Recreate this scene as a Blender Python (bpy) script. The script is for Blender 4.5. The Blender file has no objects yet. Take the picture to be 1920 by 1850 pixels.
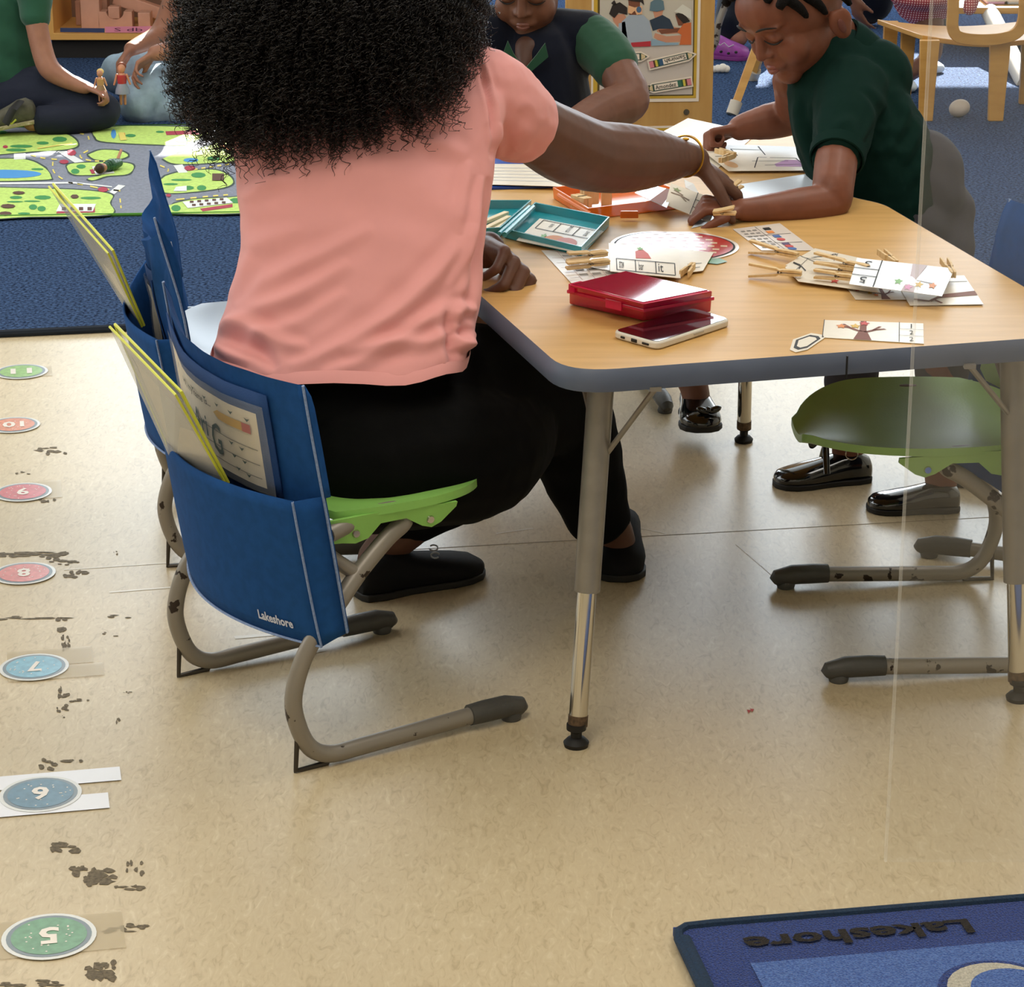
import bpy, bmesh, math, random
import numpy as np
from mathutils import Vector, Matrix, Euler, Quaternion

# ---------------------------------------------------------------- camera, light, exposure
SC = bpy.context.scene
COL = SC.collection
FPX, PITCH, CAMH = 4719.0, math.radians(19), 1.5
cam = bpy.data.objects.new('camera', bpy.data.cameras.new('camera'))
COL.objects.link(cam)
cam.location = (0, 0, CAMH)
cam.rotation_euler = (math.radians(90) - PITCH, 0, 0)
cam.data.sensor_width = 36
cam.data.lens = 36 * FPX / 1920
cam.data.clip_start = 0.05
SC.camera = cam
vs = SC.view_settings
vs.view_transform = 'Standard'
vs.look = 'None'
vs.exposure = 0.70
vs.gamma = 1.0
vs.use_curve_mapping = False

def s2l(h):
    h = h.lstrip('#')
    v = [int(h[i:i + 2], 16) / 255 for i in (0, 2, 4)]
    return tuple(x / 12.92 if x <= .04045 else ((x + .055) / 1.055) ** 2.4 for x in v) + (1,)

w = bpy.data.worlds.new('sky')
SC.world = w
w.use_nodes = True
nt = w.node_tree
bgn = nt.nodes['Background']
sk = nt.nodes.new('ShaderNodeTexSky')
sk.sky_type = 'HOSEK_WILKIE'
sk.sun_direction = (.22, .87, .44)
sk.turbidity = 3
nt.links.new(sk.outputs[0], bgn.inputs[0])
bgn.inputs[1].default_value = .6

SUN = Vector((-.25, -1, -.5)).normalized()
sl = bpy.data.lights.new('sun', 'SUN')
sl.energy = 26
sl.angle = .009
sl.color = (1, .95, .86)
so = bpy.data.objects.new('sun', sl)
COL.objects.link(so)
so.rotation_euler = SUN.to_track_quat('-Z', 'Y').to_euler()
so.location = (3, 14, 7)

def area(name, loc, target, sx, sy, power, col):
    l = bpy.data.lights.new(name, 'AREA')
    l.shape = 'RECTANGLE'
    l.size, l.size_y = sx, sy
    l.energy = power
    l.color = col
    o = bpy.data.objects.new(name, l)
    COL.objects.link(o)
    o.location = loc
    o.rotation_euler = (Vector(target) - Vector(loc)).to_track_quat('-Z', 'Y').to_euler()
    return o
area('window_daylight', (.8, 11.7, 2.25), (.8, 4, 1.6), 6.0, 1.9, 150, (.80, .91, 1))
area('left_window_daylight', (-3.7, 5.2, 1.9), (0, 4.2, .4), 4.5, 1.6, 40, (.88, .95, 1))
area('ceiling_panel', (-.6, 1.6, 3.3), (-.6, 1.6, 0), 1.2, 2.4, 30, (1, .93, .82))
area('ceiling_panel', (1.4, 4.6, 3.3), (1.4, 4.6, 0), 1.2, 2.4, 26, (1, .96, .9))
area('ceiling_panel', (-1.4, 6.4, 3.3), (-1.4, 6.4, 0), 1.2, 2.4, 26, (1, .96, .9))

# ---------------------------------------------------------------- projection helpers (world points of the place)
_c, _s = math.cos(PITCH), math.sin(PITCH)
def ray(x, y):
    a = (x - 960) / FPX
    b = (925 - y) / FPX
    return Vector((a, _c + b * _s, -_s + b * _c))
def at(x, y, z=0.0):
    r = ray(x, y)
    t = (z - CAMH) / r.z
    return Vector((r.x * t, r.y * t, z))
def P(x, y, Y):
    r = ray(x, y)
    t = Y / r.y
    return Vector((r.x * t, Y, CAMH + r.z * t))

# ---------------------------------------------------------------- materials
MATS = {}
def mat(name, col, rough=.6, metal=0, spec=.5, noise=0, nscale=20, bump=0, bscale=200, col2=None, trans=0, coat=0,
        alpha=1, ior=1.45, stretch=None, sheen=0, detail=3, contrast=None, bdist=.002, sss=0):
    if name in MATS:
        return MATS[name]
    m = bpy.data.materials.new(name)
    m.use_nodes = True
    N, L = m.node_tree.nodes, m.node_tree.links
    b = N['Principled BSDF']
    c = s2l(col) if isinstance(col, str) else col
    b.inputs['Base Color'].default_value = c
    b.inputs['Roughness'].default_value = rough
    b.inputs['Metallic'].default_value = metal
    b.inputs['Specular IOR Level'].default_value = spec
    b.inputs['IOR'].default_value = ior
    if trans: b.inputs['Transmission Weight'].default_value = trans
    if coat:
        b.inputs['Coat Weight'].default_value = coat
        b.inputs['Coat Roughness'].default_value = .08
    if sheen: b.inputs['Sheen Weight'].default_value = sheen
    if sss:
        b.inputs['Subsurface Weight'].default_value = sss
        b.inputs['Subsurface Radius'].default_value = (.01, .004, .002)
    b.inputs['Alpha'].default_value = alpha
    tc = N.new('ShaderNodeTexCoord')
    mp = N.new('ShaderNodeMapping')
    L.new(tc.outputs['Object'], mp.inputs[0])
    if stretch: mp.inputs['Scale'].default_value = stretch
    if noise or col2:
        n = N.new('ShaderNodeTexNoise')
        n.inputs['Scale'].default_value = nscale
        n.inputs['Detail'].default_value = detail
        L.new(mp.outputs[0], n.inputs['Vector'])
        r = N.new('ShaderNodeValToRGB')
        lo, hi = contrast or (.35, .65)
        r.color_ramp.elements[0].position, r.color_ramp.elements[1].position = lo, hi
        if col2:
            r.color_ramp.elements[0].color = s2l(col2)
            r.color_ramp.elements[1].color = c
        else:
            r.color_ramp.elements[0].color = tuple(x * (1 - noise) for x in c[:3]) + (1,)
            r.color_ramp.elements[1].color = tuple(min(1, x * (1 + noise)) for x in c[:3]) + (1,)
        L.new(n.outputs['Fac'], r.inputs[0])
        L.new(r.outputs[0], b.inputs['Base Color'])
    if bump:
        n2 = N.new('ShaderNodeTexNoise')
        n2.inputs['Scale'].default_value = bscale
        n2.inputs['Detail'].default_value = 2
        L.new(mp.outputs[0], n2.inputs['Vector'])
        bp = N.new('ShaderNodeBump')
        bp.inputs['Strength'].default_value = bump
        bp.inputs['Distance'].default_value = bdist
        L.new(n2.outputs['Fac'], bp.inputs['Height'])
        L.new(bp.outputs[0], b.inputs['Normal'])
    MATS[name] = m
    return m

# ---------------------------------------------------------------- mesh helpers
def spline4(pts, n):
    out = []
    for i in range(len(pts) - 1):
        p0, p1, p2, p3 = pts[max(i - 1, 0)], pts[i], pts[i + 1], pts[min(i + 2, len(pts) - 1)]
        for k in range(n):
            t = k / n
            out.append(tuple(.5 * (2 * b + (c - a) * t + (2 * a - 5 * b + 4 * c - d) * t * t + (3 * b - a - 3 * c + d) * t ** 3) for a, b, c, d in zip(p0, p1, p2, p3)))
    out.append(tuple(pts[-1]))
    return out

class MB:
    def __init__(s):
        s.v, s.f = [], []
    def add(s, vs, fs):
        o = len(s.v)
        s.v += [tuple(p) for p in vs]
        s.f += [tuple(i + o for i in f) for f in fs]
        return s
    def box(s, c, size, R=None):
        hx, hy, hz = (x / 2 for x in size)
        vs = [Vector((x * hx, y * hy, z * hz)) for x in (-1, 1) for y in (-1, 1) for z in (-1, 1)]
        if R is not None: vs = [R @ v for v in vs]
        c = Vector(c)
        return s.add([v + c for v in vs], [(0, 1, 3, 2), (4, 6, 7, 5), (0, 4, 5, 1), (2, 3, 7, 6), (0, 2, 6, 4), (1, 5, 7, 3)])
    def rings(s, rings, cap=True, closed=True):
        n = len(rings[0])
        vs = [p for r in rings for p in r]
        fs = []
        for i in range(len(rings) - 1):
            for j in range(n if closed else n - 1):
                k = (j + 1) % n
                fs.append((i * n + j, i * n + k, (i + 1) * n + k, (i + 1) * n + j))
        if cap and closed:
            fs.append(tuple(reversed(range(n))))
            fs.append(tuple((len(rings) - 1) * n + j for j in range(n)))
        return s.add(vs, fs)
    def tube(s, path, rad, n=12, cap=True, flat=None):
        path = [Vector(p) for p in path]
        if not hasattr(rad, '__len__'): rad = [rad] * len(path)
        R = []
        prev = None
        for i, p in enumerate(path):
            d = (path[min(i + 1, len(path) - 1)] - path[max(i - 1, 0)]).normalized()
            if prev is None:
                up = Vector((0, 0, 1)) if abs(d.z) < .9 else Vector((1, 0, 0))
                u = d.cross(up).normalized()
            else:
                u = (prev - d * prev.dot(d)).normalized()
            prev = u
            v = d.cross(u)
            fl = flat or 1
            R.append([p + rad[i] * (math.cos(a) * u + math.sin(a) * v * fl) for a in [2 * math.pi * k / n for k in range(n)]])
        return s.rings(R, cap)
    def ell(s, c, r, R=None, n=16, m=10):
        c = Vector(c)
        vs = []
        for i in range(1, m):
            t = math.pi * i / m
            for j in range(n):
                a = 2 * math.pi * j / n
                v = Vector((r[0] * math.sin(t) * math.cos(a), r[1] * math.sin(t) * math.sin(a), r[2] * math.cos(t)))
                vs.append(c + (R @ v if R is not None else v))
        t_, b_ = Vector((0, 0, r[2])), Vector((0, 0, -r[2]))
        if R is not None: t_, b_ = R @ t_, R @ b_
        vs += [c + t_, c + b_]
        T, B = len(vs) - 2, len(vs) - 1
        fs = []
        for i in range(m - 2):
            for j in range(n):
                k = (j + 1) % n
                fs.append((i * n + j, (i + 1) * n + j, (i + 1) * n + k, i * n + k))
        for j in range(n):
            k = (j + 1) % n
            fs.append((T, j, k))
            fs.append((B, (m - 2) * n + k, (m - 2) * n + j))
        return s.add(vs, fs)
    def cap(s, a, ra, b, rb, ends=(1, 1)):
        a, b = Vector(a), Vector(b)
        s.tube([a, b], [ra, rb], 14)
        if ends[0]: s.ell(a, (ra,) * 3, n=14, m=8)
        if ends[1]: s.ell(b, (rb,) * 3, n=14, m=8)
        return s
    def chain(s, pts, ends=(1, 1)):
        if len(pts) > 2:
            sp = spline4([tuple(Vector(p)) + (r,) for p, r in pts], 3)
            pts = [(Vector(p[:3]), p[3]) for p in sp]
        for i in range(len(pts) - 1):
            s.cap(pts[i][0], pts[i][1], pts[i + 1][0], pts[i + 1][1],
                  (ends[0] if i == 0 else 1, ends[1] if i == len(pts) - 2 else 1))
        return s
    def prism(s, poly, z0, z1, X=None):
        n = len(poly)
        vs = [Vector((x, y, z0)) for x, y in poly] + [Vector((x, y, z1)) for x, y in poly]
        if X is not None: vs = [X @ v for v in vs]
        return s.add(vs, [tuple(reversed(range(n))), tuple(range(n, 2 * n))] +
                     [(i, (i + 1) % n, n + (i + 1) % n, n + i) for i in range(n)])
    def lathe(s, prof, c=(0, 0, 0), n=20, X=None):
        c = Vector(c)
        R = []
        for r, z in prof:
            ring = [Vector((r * math.cos(a), r * math.sin(a), z)) for a in [2 * math.pi * k / n for k in range(n)]]
            if X is not None: ring = [X @ v for v in ring]
            R.append([v + c for v in ring])
        return s.rings(R)

def wpos(o):
    p = Vector((0, 0, 0))
    while o is not None:
        p += o.location
        o = o.parent
    return p

def mesh_of(name, mb, m, smooth=True, angle=40):
    me = bpy.data.meshes.new(name)
    me.from_pydata([tuple(v) for v in mb.v], [], mb.f)
    me.update()
    bm = bmesh.new(); bm.from_mesh(me)
    bmesh.ops.recalc_face_normals(bm, faces=bm.faces)
    bm.to_mesh(me); bm.free()
    if m is not None: me.materials.append(m)
    if smooth:
        me.polygons.foreach_set('use_smooth', [True] * len(me.polygons))
        me.set_sharp_from_angle(angle=math.radians(angle))
    return me

def obj(name, mb, m, parent=None, bevel=0, smooth=True, label=None, angle=40, local=False, kind=None):
    """one mesh object; vertices given in world space unless local"""
    me = mesh_of(name, mb, m, smooth, angle)
    o = bpy.data.objects.new(name, me)
    COL.objects.link(o)
    if parent is not None:
        o.parent = parent
        if not local: me.transform(Matrix.Translation(-wpos(parent)))
    if bevel:
        md = o.modifiers.new('bevel', 'BEVEL')
        md.width = bevel; md.segments = 2; md.limit_method = 'ANGLE'
    if label: o['label'] = label
    if kind: o['kind'] = kind
    return o

def tag(o, label, cat, group=None):
    o['label'] = label; o['category'] = cat
    if group: o['group'] = group
    return o
def thing(name, label, cat, loc=(0, 0, 0), group=None):
    o = bpy.data.objects.new(name, None)
    o.empty_display_size = .05
    COL.objects.link(o)
    o.location = loc
    return tag(o, label, cat, group)
def struct(name, mb, m, label=None, **k):
    o = obj(name, mb, m, **k)
    o['kind'] = 'structure'
    if label: o['label'] = label
    return o
def remesh(name, mb, m, parent, voxel=.004, smooth=6, post=None, label=None, factor=.5):
    """fuse overlapping closed blobs to one continuous skin"""
    o = obj(name, mb, m, parent, label=label)
    md = o.modifiers.new('r', 'REMESH'); md.mode = 'VOXEL'; md.voxel_size = voxel; md.use_smooth_shade = True
    sm = o.modifiers.new('s', 'SMOOTH'); sm.iterations = smooth; sm.factor = factor
    dg = bpy.context.evaluated_depsgraph_get()
    me = bpy.data.meshes.new_from_object(o.evaluated_get(dg))
    o.modifiers.clear()
    old = o.data
    o.data = me
    me.name = name
    bpy.data.meshes.remove(old)
    if not me.materials: me.materials.append(m)
    me.polygons.foreach_set('use_smooth', [True] * len(me.polygons))
    if post:
        n = len(me.vertices)
        co = np.empty(n * 3); me.vertices.foreach_get('co', co); co = co.reshape(-1, 3)
        no = np.empty(n * 3); me.vertices.foreach_get('normal', no); no = no.reshape(-1, 3)
        off = np.array(wpos(parent)) if parent else 0
        co = post(co + off, no) - off
        me.vertices.foreach_set('co', co.ravel())
        me.update()
    return o

def spline(pts, n=8):
    """Catmull-Rom through points (Vectors or tuples)"""
    pts = [Vector(p) for p in pts]
    out = []
    for i in range(len(pts) - 1):
        p0 = pts[max(i - 1, 0)]; p1 = pts[i]; p2 = pts[i + 1]; p3 = pts[min(i + 2, len(pts) - 1)]
        for k in range(n):
            t = k / n
            out.append(.5 * ((2 * p1) + (p2 - p0) * t + (2 * p0 - 5 * p1 + 4 * p2 - p3) * t * t + (3 * p1 - p0 - 3 * p2 + p3) * t ** 3))
    out.append(pts[-1])
    return out

class Quad:
    """a flat (or nearly flat) four-cornered surface: u to the right, v away/up"""
    def __init__(s, a, b, c, d):   # (0,0) (1,0) (1,1) (0,1)
        s.a, s.b, s.c, s.d = (Vector(x) for x in (a, b, c, d))
        s.n = (s.b - s.a).cross(s.d - s.a).normalized()
    def pt(s, u, v, h=0):
        return s.a * (1 - u) * (1 - v) + s.b * u * (1 - v) + s.c * u * v + s.d * (1 - u) * v + s.n * h
    def slab(s, t, mb=None):
        mb = mb or MB()
        lo = [s.pt(u, v) for u, v in ((0, 0), (1, 0), (1, 1), (0, 1))]
        return mb.add(lo + [p + s.n * t for p in lo], [(3, 2, 1, 0), (4, 5, 6, 7), (0, 1, 5, 4), (1, 2, 6, 5), (2, 3, 7, 6), (3, 0, 4, 7)])

def uvpoly(q, polys, h):
    mb = MB()
    for p in polys:
        mb.add([q.pt(u, v, h) for u, v in p], [tuple(range(len(p)))])
    return mb
def rect(u0, v0, u1, v1): return [(u0, v0), (u1, v0), (u1, v1), (u0, v1)]
def disc(u, v, r, r2=None, n=20, a0=0, a1=2 * math.pi):
    r2 = r2 or r
    return [(u + r * math.cos(a0 + (a1 - a0) * k / n), v + r2 * math.sin(a0 + (a1 - a0) * k / n)) for k in range(n)]
def strip(pts, w):
    """thin quads along a 2-D polyline"""
    out = []
    for (x0, y0), (x1, y1) in zip(pts, pts[1:]):
        d = math.hypot(x1 - x0, y1 - y0) or 1
        nx, ny = -(y1 - y0) / d * w / 2, (x1 - x0) / d * w / 2
        out.append([(x0 - nx, y0 - ny), (x1 - nx, y1 - ny), (x1 + nx, y1 + ny), (x0 + nx, y0 + ny)])
    return out
def printed(name, q, polys, m, parent, h, label=None):
    return obj(name, uvpoly(q, polys, h), m, parent, smooth=False, label=label)

def text_polys(s, bold=0):
    cu = bpy.data.curves.new('t', 'FONT')
    cu.body = s; cu.size = 1; cu.resolution_u = 2; cu.offset = bold
    cu.align_x = 'CENTER'; cu.align_y = 'CENTER'
    o = bpy.data.objects.new('t', cu)
    COL.objects.link(o)
    dg = bpy.context.evaluated_depsgraph_get()
    me = bpy.data.meshes.new_from_object(o.evaluated_get(dg))
    vs = [(v.co.x, v.co.y) for v in me.vertices]
    out = [[vs[i] for i in p.vertices] for p in me.polygons]
    bpy.data.objects.remove(o); bpy.data.curves.remove(cu); bpy.data.meshes.remove(me)
    return out
def lettering(s, q, uc, vc, w, hgt, m, parent, h, rot=0, bold=0, name='lettering', label=None, slant=0):
    """text fitted to a box w x hgt (uv units) round uc,vc; rot in degrees in uv space"""
    ps = text_polys(s, bold)
    xs = [x for p in ps for x, y in p]; ys = [y for p in ps for x, y in p]
    sx, sy = w / (max(xs) - min(xs)), hgt / (max(ys) - min(ys))
    cx, cy = (max(xs) + min(xs)) / 2, (max(ys) + min(ys)) / 2
    ca, sa = math.cos(math.radians(rot)), math.sin(math.radians(rot))
    out = []
    for p in ps:
        r = []
        for x, y in p:
            X, Y = (x - cx) * sx, (y - cy) * sy
            X += Y * slant
            r.append((uc + X * ca - Y * sa, vc + X * sa + Y * ca))
        out.append(r)
    return printed(name, q, out, m, parent, h, label)
def rnd(a, b): return random.uniform(a, b)
random.seed(7)
# ---------------------------------------------------------------- the setting
M_FLOOR = mat('lino', '#cdb896', .33, noise=.07, nscale=3, bump=.05, bscale=60, spec=.45)
# linoleum: marbled flecks on a warm beige, over the whole floor
def lino():
    m = M_FLOOR
    N, L = m.node_tree.nodes, m.node_tree.links
    b = N['Principled BSDF']
    tc = N.new('ShaderNodeTexCoord')
    mp = N.new('ShaderNodeMapping'); mp.inputs['Scale'].default_value = (2.6, 1, 1); mp.inputs['Rotation'].default_value = (0, 0, math.radians(13) + 1.57)
    L.new(tc.outputs['Object'], mp.inputs[0])
    n1 = N.new('ShaderNodeTexNoise'); n1.inputs['Scale'].default_value = 34; n1.inputs['Detail'].default_value = 8; n1.inputs['Distortion'].default_value = 1.6
    L.new(mp.outputs[0], n1.inputs['Vector'])
    r1 = N.new('ShaderNodeValToRGB')
    cr = r1.color_ramp
    cr.elements[0].position = .28; cr.elements[0].color = s2l('#bba987')
    cr.elements[1].position = .74; cr.elements[1].color = s2l('#dccdae')
    e = cr.elements.new(.44); e.color = s2l('#cdbb99')
    e = cr.elements.new(.6); e.color = s2l('#d2c19f')
    L.new(n1.outputs['Fac'], r1.inputs[0])
    n2 = N.new('ShaderNodeTexNoise'); n2.inputs['Scale'].default_value = 1.1; n2.inputs['Detail'].default_value = 3
    L.new(tc.outputs['Object'], n2.inputs['Vector'])
    r2 = N.new('ShaderNodeValToRGB')
    r2.color_ramp.elements[0].position = .3; r2.color_ramp.elements[0].color = (.86, .86, .86, 1)
    r2.color_ramp.elements[1].position = .7; r2.color_ramp.elements[1].color = (1.02, 1.02, 1.02, 1)
    L.new(n2.outputs['Fac'], r2.inputs[0])
    mx = N.new('ShaderNodeMix'); mx.data_type = 'RGBA'; mx.blend_type = 'MULTIPLY'; mx.inputs[0].default_value = 1
    L.new(r1.outputs[0], mx.inputs[6]); L.new(r2.outputs[0], mx.inputs[7])
    L.new(mx.outputs[2], b.inputs['Base Color'])
lino()
M_WALL = mat('wall_paint', '#e9e4d8', .8, noise=.03, nscale=4)
M_CEIL = mat('ceiling_tile', '#f0eee8', .9)
X0, X1, Y0, Y1, ZC = -4.2, 4.2, -1.6, 12.0, 3.4
struct('floor', MB().box(((X0 + X1) / 2, (Y0 + Y1) / 2, -.05), (X1 - X0, Y1 - Y0, .1)), M_FLOOR, smooth=False)
struct('ceiling', MB().box(((X0 + X1) / 2, (Y0 + Y1) / 2, ZC + .05), (X1 - X0, Y1 - Y0, .1)), M_CEIL, smooth=False)
struct('wall_left', MB().box((X0 - .05, (Y0 + Y1) / 2, ZC / 2), (.1, Y1 - Y0, ZC)), M_WALL, smooth=False)
struct('wall_right', MB().box((X1 + .05, (Y0 + Y1) / 2, ZC / 2), (.1, Y1 - Y0, ZC)), M_WALL, smooth=False)
struct('wall_front', MB().box(((X0 + X1) / 2, Y0 - .05, ZC / 2), (X1 - X0, .1, ZC)), M_WALL, smooth=False)

# unseen back wall; its three window openings are shaped to cast the sun patches
def wall_pt(p):
    t = (Y1 - p.y) / -SUN.y
    return p.x - SUN.x * t, p.z - SUN.z * t
def opening(pxs):
    q = [wall_pt(at(*p)) for p in pxs]
    return min(a for a, b in q), max(a for a, b in q), min(b for a, b in q), max(b for a, b in q)
ops = [opening([(1440, 108), (2300, 188)]), opening([(1338, 130), (1437, 200)]), opening([(205, 215), (470, 326)])]
xs = sorted({X0, X1} | {v for o_ in ops for v in o_[:2]})
zs = sorted({0, ZC} | {v for o_ in ops for v in o_[2:]})
mbw = MB()
for i in range(len(xs) - 1):
    for j in range(len(zs) - 1):
        cx, cz = (xs[i] + xs[i + 1]) / 2, (zs[j] + zs[j + 1]) / 2
        if not any(a < cx < b and c < cz < d for a, b, c, d in ops):
            mbw.box((cx, Y1 + .06, cz), (xs[i + 1] - xs[i], .12, zs[j + 1] - zs[j]))
struct('wall_back', mbw, M_WALL, smooth=False)
M_FRAME = mat('window_frame_paint', '#dadada', .5)
for k, (a, b, c, d) in enumerate(ops):
    f = MB()
    for z in (c + .015, d - .015): f.box(((a + b) / 2, Y1 + .05, z), (b - a, .06, .03))
    for x in (a + .015, b - .015): f.box((x, Y1 + .05, (c + d) / 2), (.03, .06, d - c))
    struct('window_%d' % (k + 1), f, M_FRAME, smooth=False)

# floor seams
M_SEAM = mat('seam', '#8d8069', .7)
M_SCUFF = mat('adhesive_residue', '#6a5f4c', .8, noise=.3, nscale=200)
M_PALE = mat('pale_scratch', '#e6dfd0', .4)
def floor_px(px, z): return [at(x, y, z) for x, y in px]
def strip3(a, b, wd, z):
    a, b = Vector(a), Vector(b); n = Vector((-(b - a).y, (b - a).x, 0)).normalized() * wd / 2
    return [a - n, b - n, b + n, a + n]
mb = MB()
for a, b in (((905, 1022), (1860, 969)), ((905, 1022), (560, 1043))):
    mb.add(strip3(at(*a, .0004), at(*b, .0004), .0022, 0), [(0, 1, 2, 3)])
struct('trim_1', mb, M_SEAM, smooth=False, label='thin seam across the beige floor')
mb = MB()
for a, b, wd in (((120, 1068), (318, 1055), .003), ((205, 1110), (330, 1100), .006), ((440, 1195), (555, 1185), .012), ((560, 1228), (610, 1218), .008),
                 ((860, 972), (930, 958), .01), ((1060, 960), (1250, 1000), .002), ((930, 1000), (1000, 990), .003), ((1380, 1020), (1450, 1080), .002)):
    mb.add(strip3(at(*a, .0005), at(*b, .0005), wd, 0), [(0, 1, 2, 3)])
struct('trim_2', mb, M_PALE, smooth=False, label='pale scratches on the floor')
# scuffs: ragged adhesive marks
mb = MB()
def ragged(cx, cy, w, h, dens=1.0, ang=0):
    n = max(3, int(9 * dens))
    for _ in range(n):
        ox, oy = rnd(-.5, .5) * w, rnd(-.5, .5) * h
        sw, sh = w * rnd(.08, .28), h * rnd(.12, .4)
        k = random.randint(5, 8)
        pts = []
        for q in range(k):
            a = 2 * math.pi * q / k
            rr = rnd(.5, 1)
            pts.append((cx + ox + sw * rr * math.cos(a), cy + oy + ang * ox + sh * rr * math.sin(a)))
        mb.add(floor_px(pts, .0006 + rnd(0, .0002)), [tuple(range(k))])
for a in ((95, 845, 55, 14), (42, 887, 26, 6, .5), (92, 938, 34, 10, .5), (50, 1038, 110, 10, 1.6), (105, 1042, 55, 14), (140, 1075, 40, 16), (118, 1055, 50, 8),
          (215, 1036, 12, 6, .3), (60, 1158, 130, 6, .8), (130, 1170, 50, 20, .5), (200, 1188, 40, 8, .4), (123, 1205, 14, 24, 1.6), (230, 1155, 50, 6, .4),
          (119, 1297, 22, 18, 1.4), (150, 1312, 34, 6, .7), (116, 1327, 24, 12, 1), (240, 1298, 26, 4, .5), (115, 1343, 16, 5, .3), (222, 1350, 18, 12, .4),
          (90, 1432, 40, 18, .7), (150, 1430, 60, 12, .4), (120, 1588, 62, 18, 1.6), (175, 1640, 78, 30, 2.6), (250, 1628, 40, 26, .7), (240, 1665, 60, 12, 1),
          (240, 1740, 80, 14, 1.4), (190, 1818, 60, 30, 2.4), (60, 1842, 110, 10, 1.2)):
    ragged(*a)
struct('trim_3', mb, M_SCUFF, smooth=False, label='dark scuffs of old tape adhesive on the floor')
mb = MB()
for cx, cy in ((1410, 1331), (1404, 1333)):
    mb.add(floor_px([(cx - 4, cy - 3), (cx + 4, cy - 2), (cx, cy + 4)], .001), [(0, 1, 2)])
tag(obj('paper_scrap', mb, mat('red_scrap', '#b0322c', .6), smooth=False), 'tiny red paper scrap on the floor right of the front table leg', 'scrap')

# large carpet
M_CARPET = mat('carpet_blue', '#4a6288', .95, col2='#1b2740', nscale=125, detail=4, bump=1, bscale=130, bdist=.02, contrast=(.36, .60), spec=.05)
a, b = at(0, 632), at(400, 613)
dr = (b - a).normalized()
A, B = a - dr * 3, b + dr * 5
th = thing('carpet', 'large plain blue carpet covering the far half of the floor', 'carpet', (0, 8, 0))
obj('pile', MB().prism([(A.x, A.y), (B.x, B.y), (4.1, 11.9), (-4.1, 11.9)], .001, .016), M_CARPET, th, smooth=False)
obj('binding', MB().tube([A + Vector((0, 0, .008)), B + Vector((0, 0, .008))], .009, 8), mat('carpet_binding', '#1c2430', .9), th)

# ---------------------------------------------------------------- road map rug
ZR = .021
M_ROAD = mat('rug_road', '#7f8390', .95, noise=.12, nscale=120, bump=.5, bscale=300)
M_LAWN = mat('rug_green', '#b9d56e', .95, noise=.1, nscale=100, bump=.5, bscale=300)
M_RDARK = mat('rug_outline', '#3c4a44', .95)
M_RWHITE = mat('rug_white', '#dcdedd', .95)
M_RYEL = mat('rug_yellow', '#dfce6a', .95)
M_RRED = mat('rug_red', '#a63a4c', .95)
M_RBLUE = mat('rug_water', '#4a90cc', .95)
M_RTREE = mat('rug_bush', '#3f8a4c', .95)
M_RBROWN = mat('rug_brown', '#5b3f33', .95)
M_RORANGE = mat('rug_orange', '#dc7a3a', .95)
rug = thing('road_map_rug', 'road map play rug with green lawns and grey streets', 'rug', (-1.2, 7.3, .016))
n0, n1 = at(-300, 410, ZR), at(470, 398, ZR)
f1, f0 = at(470, 232, ZR), at(-300, 244, ZR)
obj('base', MB().prism([(n0.x, n0.y), (n1.x, n1.y), (f1.x, f1.y), (f0.x, f0.y)], .0165, ZR), M_ROAD, rug, smooth=False)
obj('rim', MB().tube([n0 - Vector((0, 0, .001)), n1 - Vector((0, 0, .001)), f1, f0, n0], .005, 6), mat('rug_rim', '#4f8a2e', .9), rug)
def rugpx(name, polys, m, h):
    mb = MB()
    for p in polys: mb.add([at(x, y, ZR + h) for x, y in p], [tuple(range(len(p)))])
    return obj(name, mb, m, rug, smooth=False)
def blob(pts, n=5): return [(p.x, p.y) for p in spline([Vector((x, y, 0)) for x, y in pts + [pts[0]]], n)][:-1]
def grow(p, k):
    cx = sum(x for x, y in p) / len(p); cy = sum(y for x, y in p) / len(p)
    return [(x + k * (1 if x > cx else -1), y + k * .6 * (1 if y > cy else -1)) for x, y in p]
lawns = [blob(p) for p in (
    [(-60, 252), (60, 248), (120, 250), (146, 268), (130, 279), (60, 284), (-60, 290)],
    [(-60, 300), (40, 298), (80, 312), (95, 330), (80, 337), (-60, 336)],
    [(-60, 350), (60, 353), (150, 356), (208, 364), (206, 380), (203, 402), (60, 406), (-60, 407)],
    [(125, 312), (140, 306), (220, 304), (250, 310), (240, 326), (200, 330), (175, 338), (165, 334), (190, 328), (145, 328), (130, 322)],
    [(172, 243), (240, 236), (388, 240), (386, 252), (355, 268), (330, 272), (200, 266), (178, 256)],
    [(305, 297), (330, 288), (370, 280), (430, 262), (470, 262), (470, 296), (400, 305), (330, 307)],
    [(310, 330), (340, 322), (400, 318), (430, 330), (435, 345), (400, 355), (320, 362), (290, 350)],
    [(315, 385), (360, 374), (430, 370), (470, 368), (470, 397), (320, 399)],
    [(165, 290), (190, 281), (225, 283), (240, 292), (215, 300), (180, 299)])]
rugpx('lawn_outline', [grow(p, 3) for p in lawns], M_RDARK, .0006)
rugpx('lawn_print', lawns, M_LAWN, .0012)
sp = []
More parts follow.
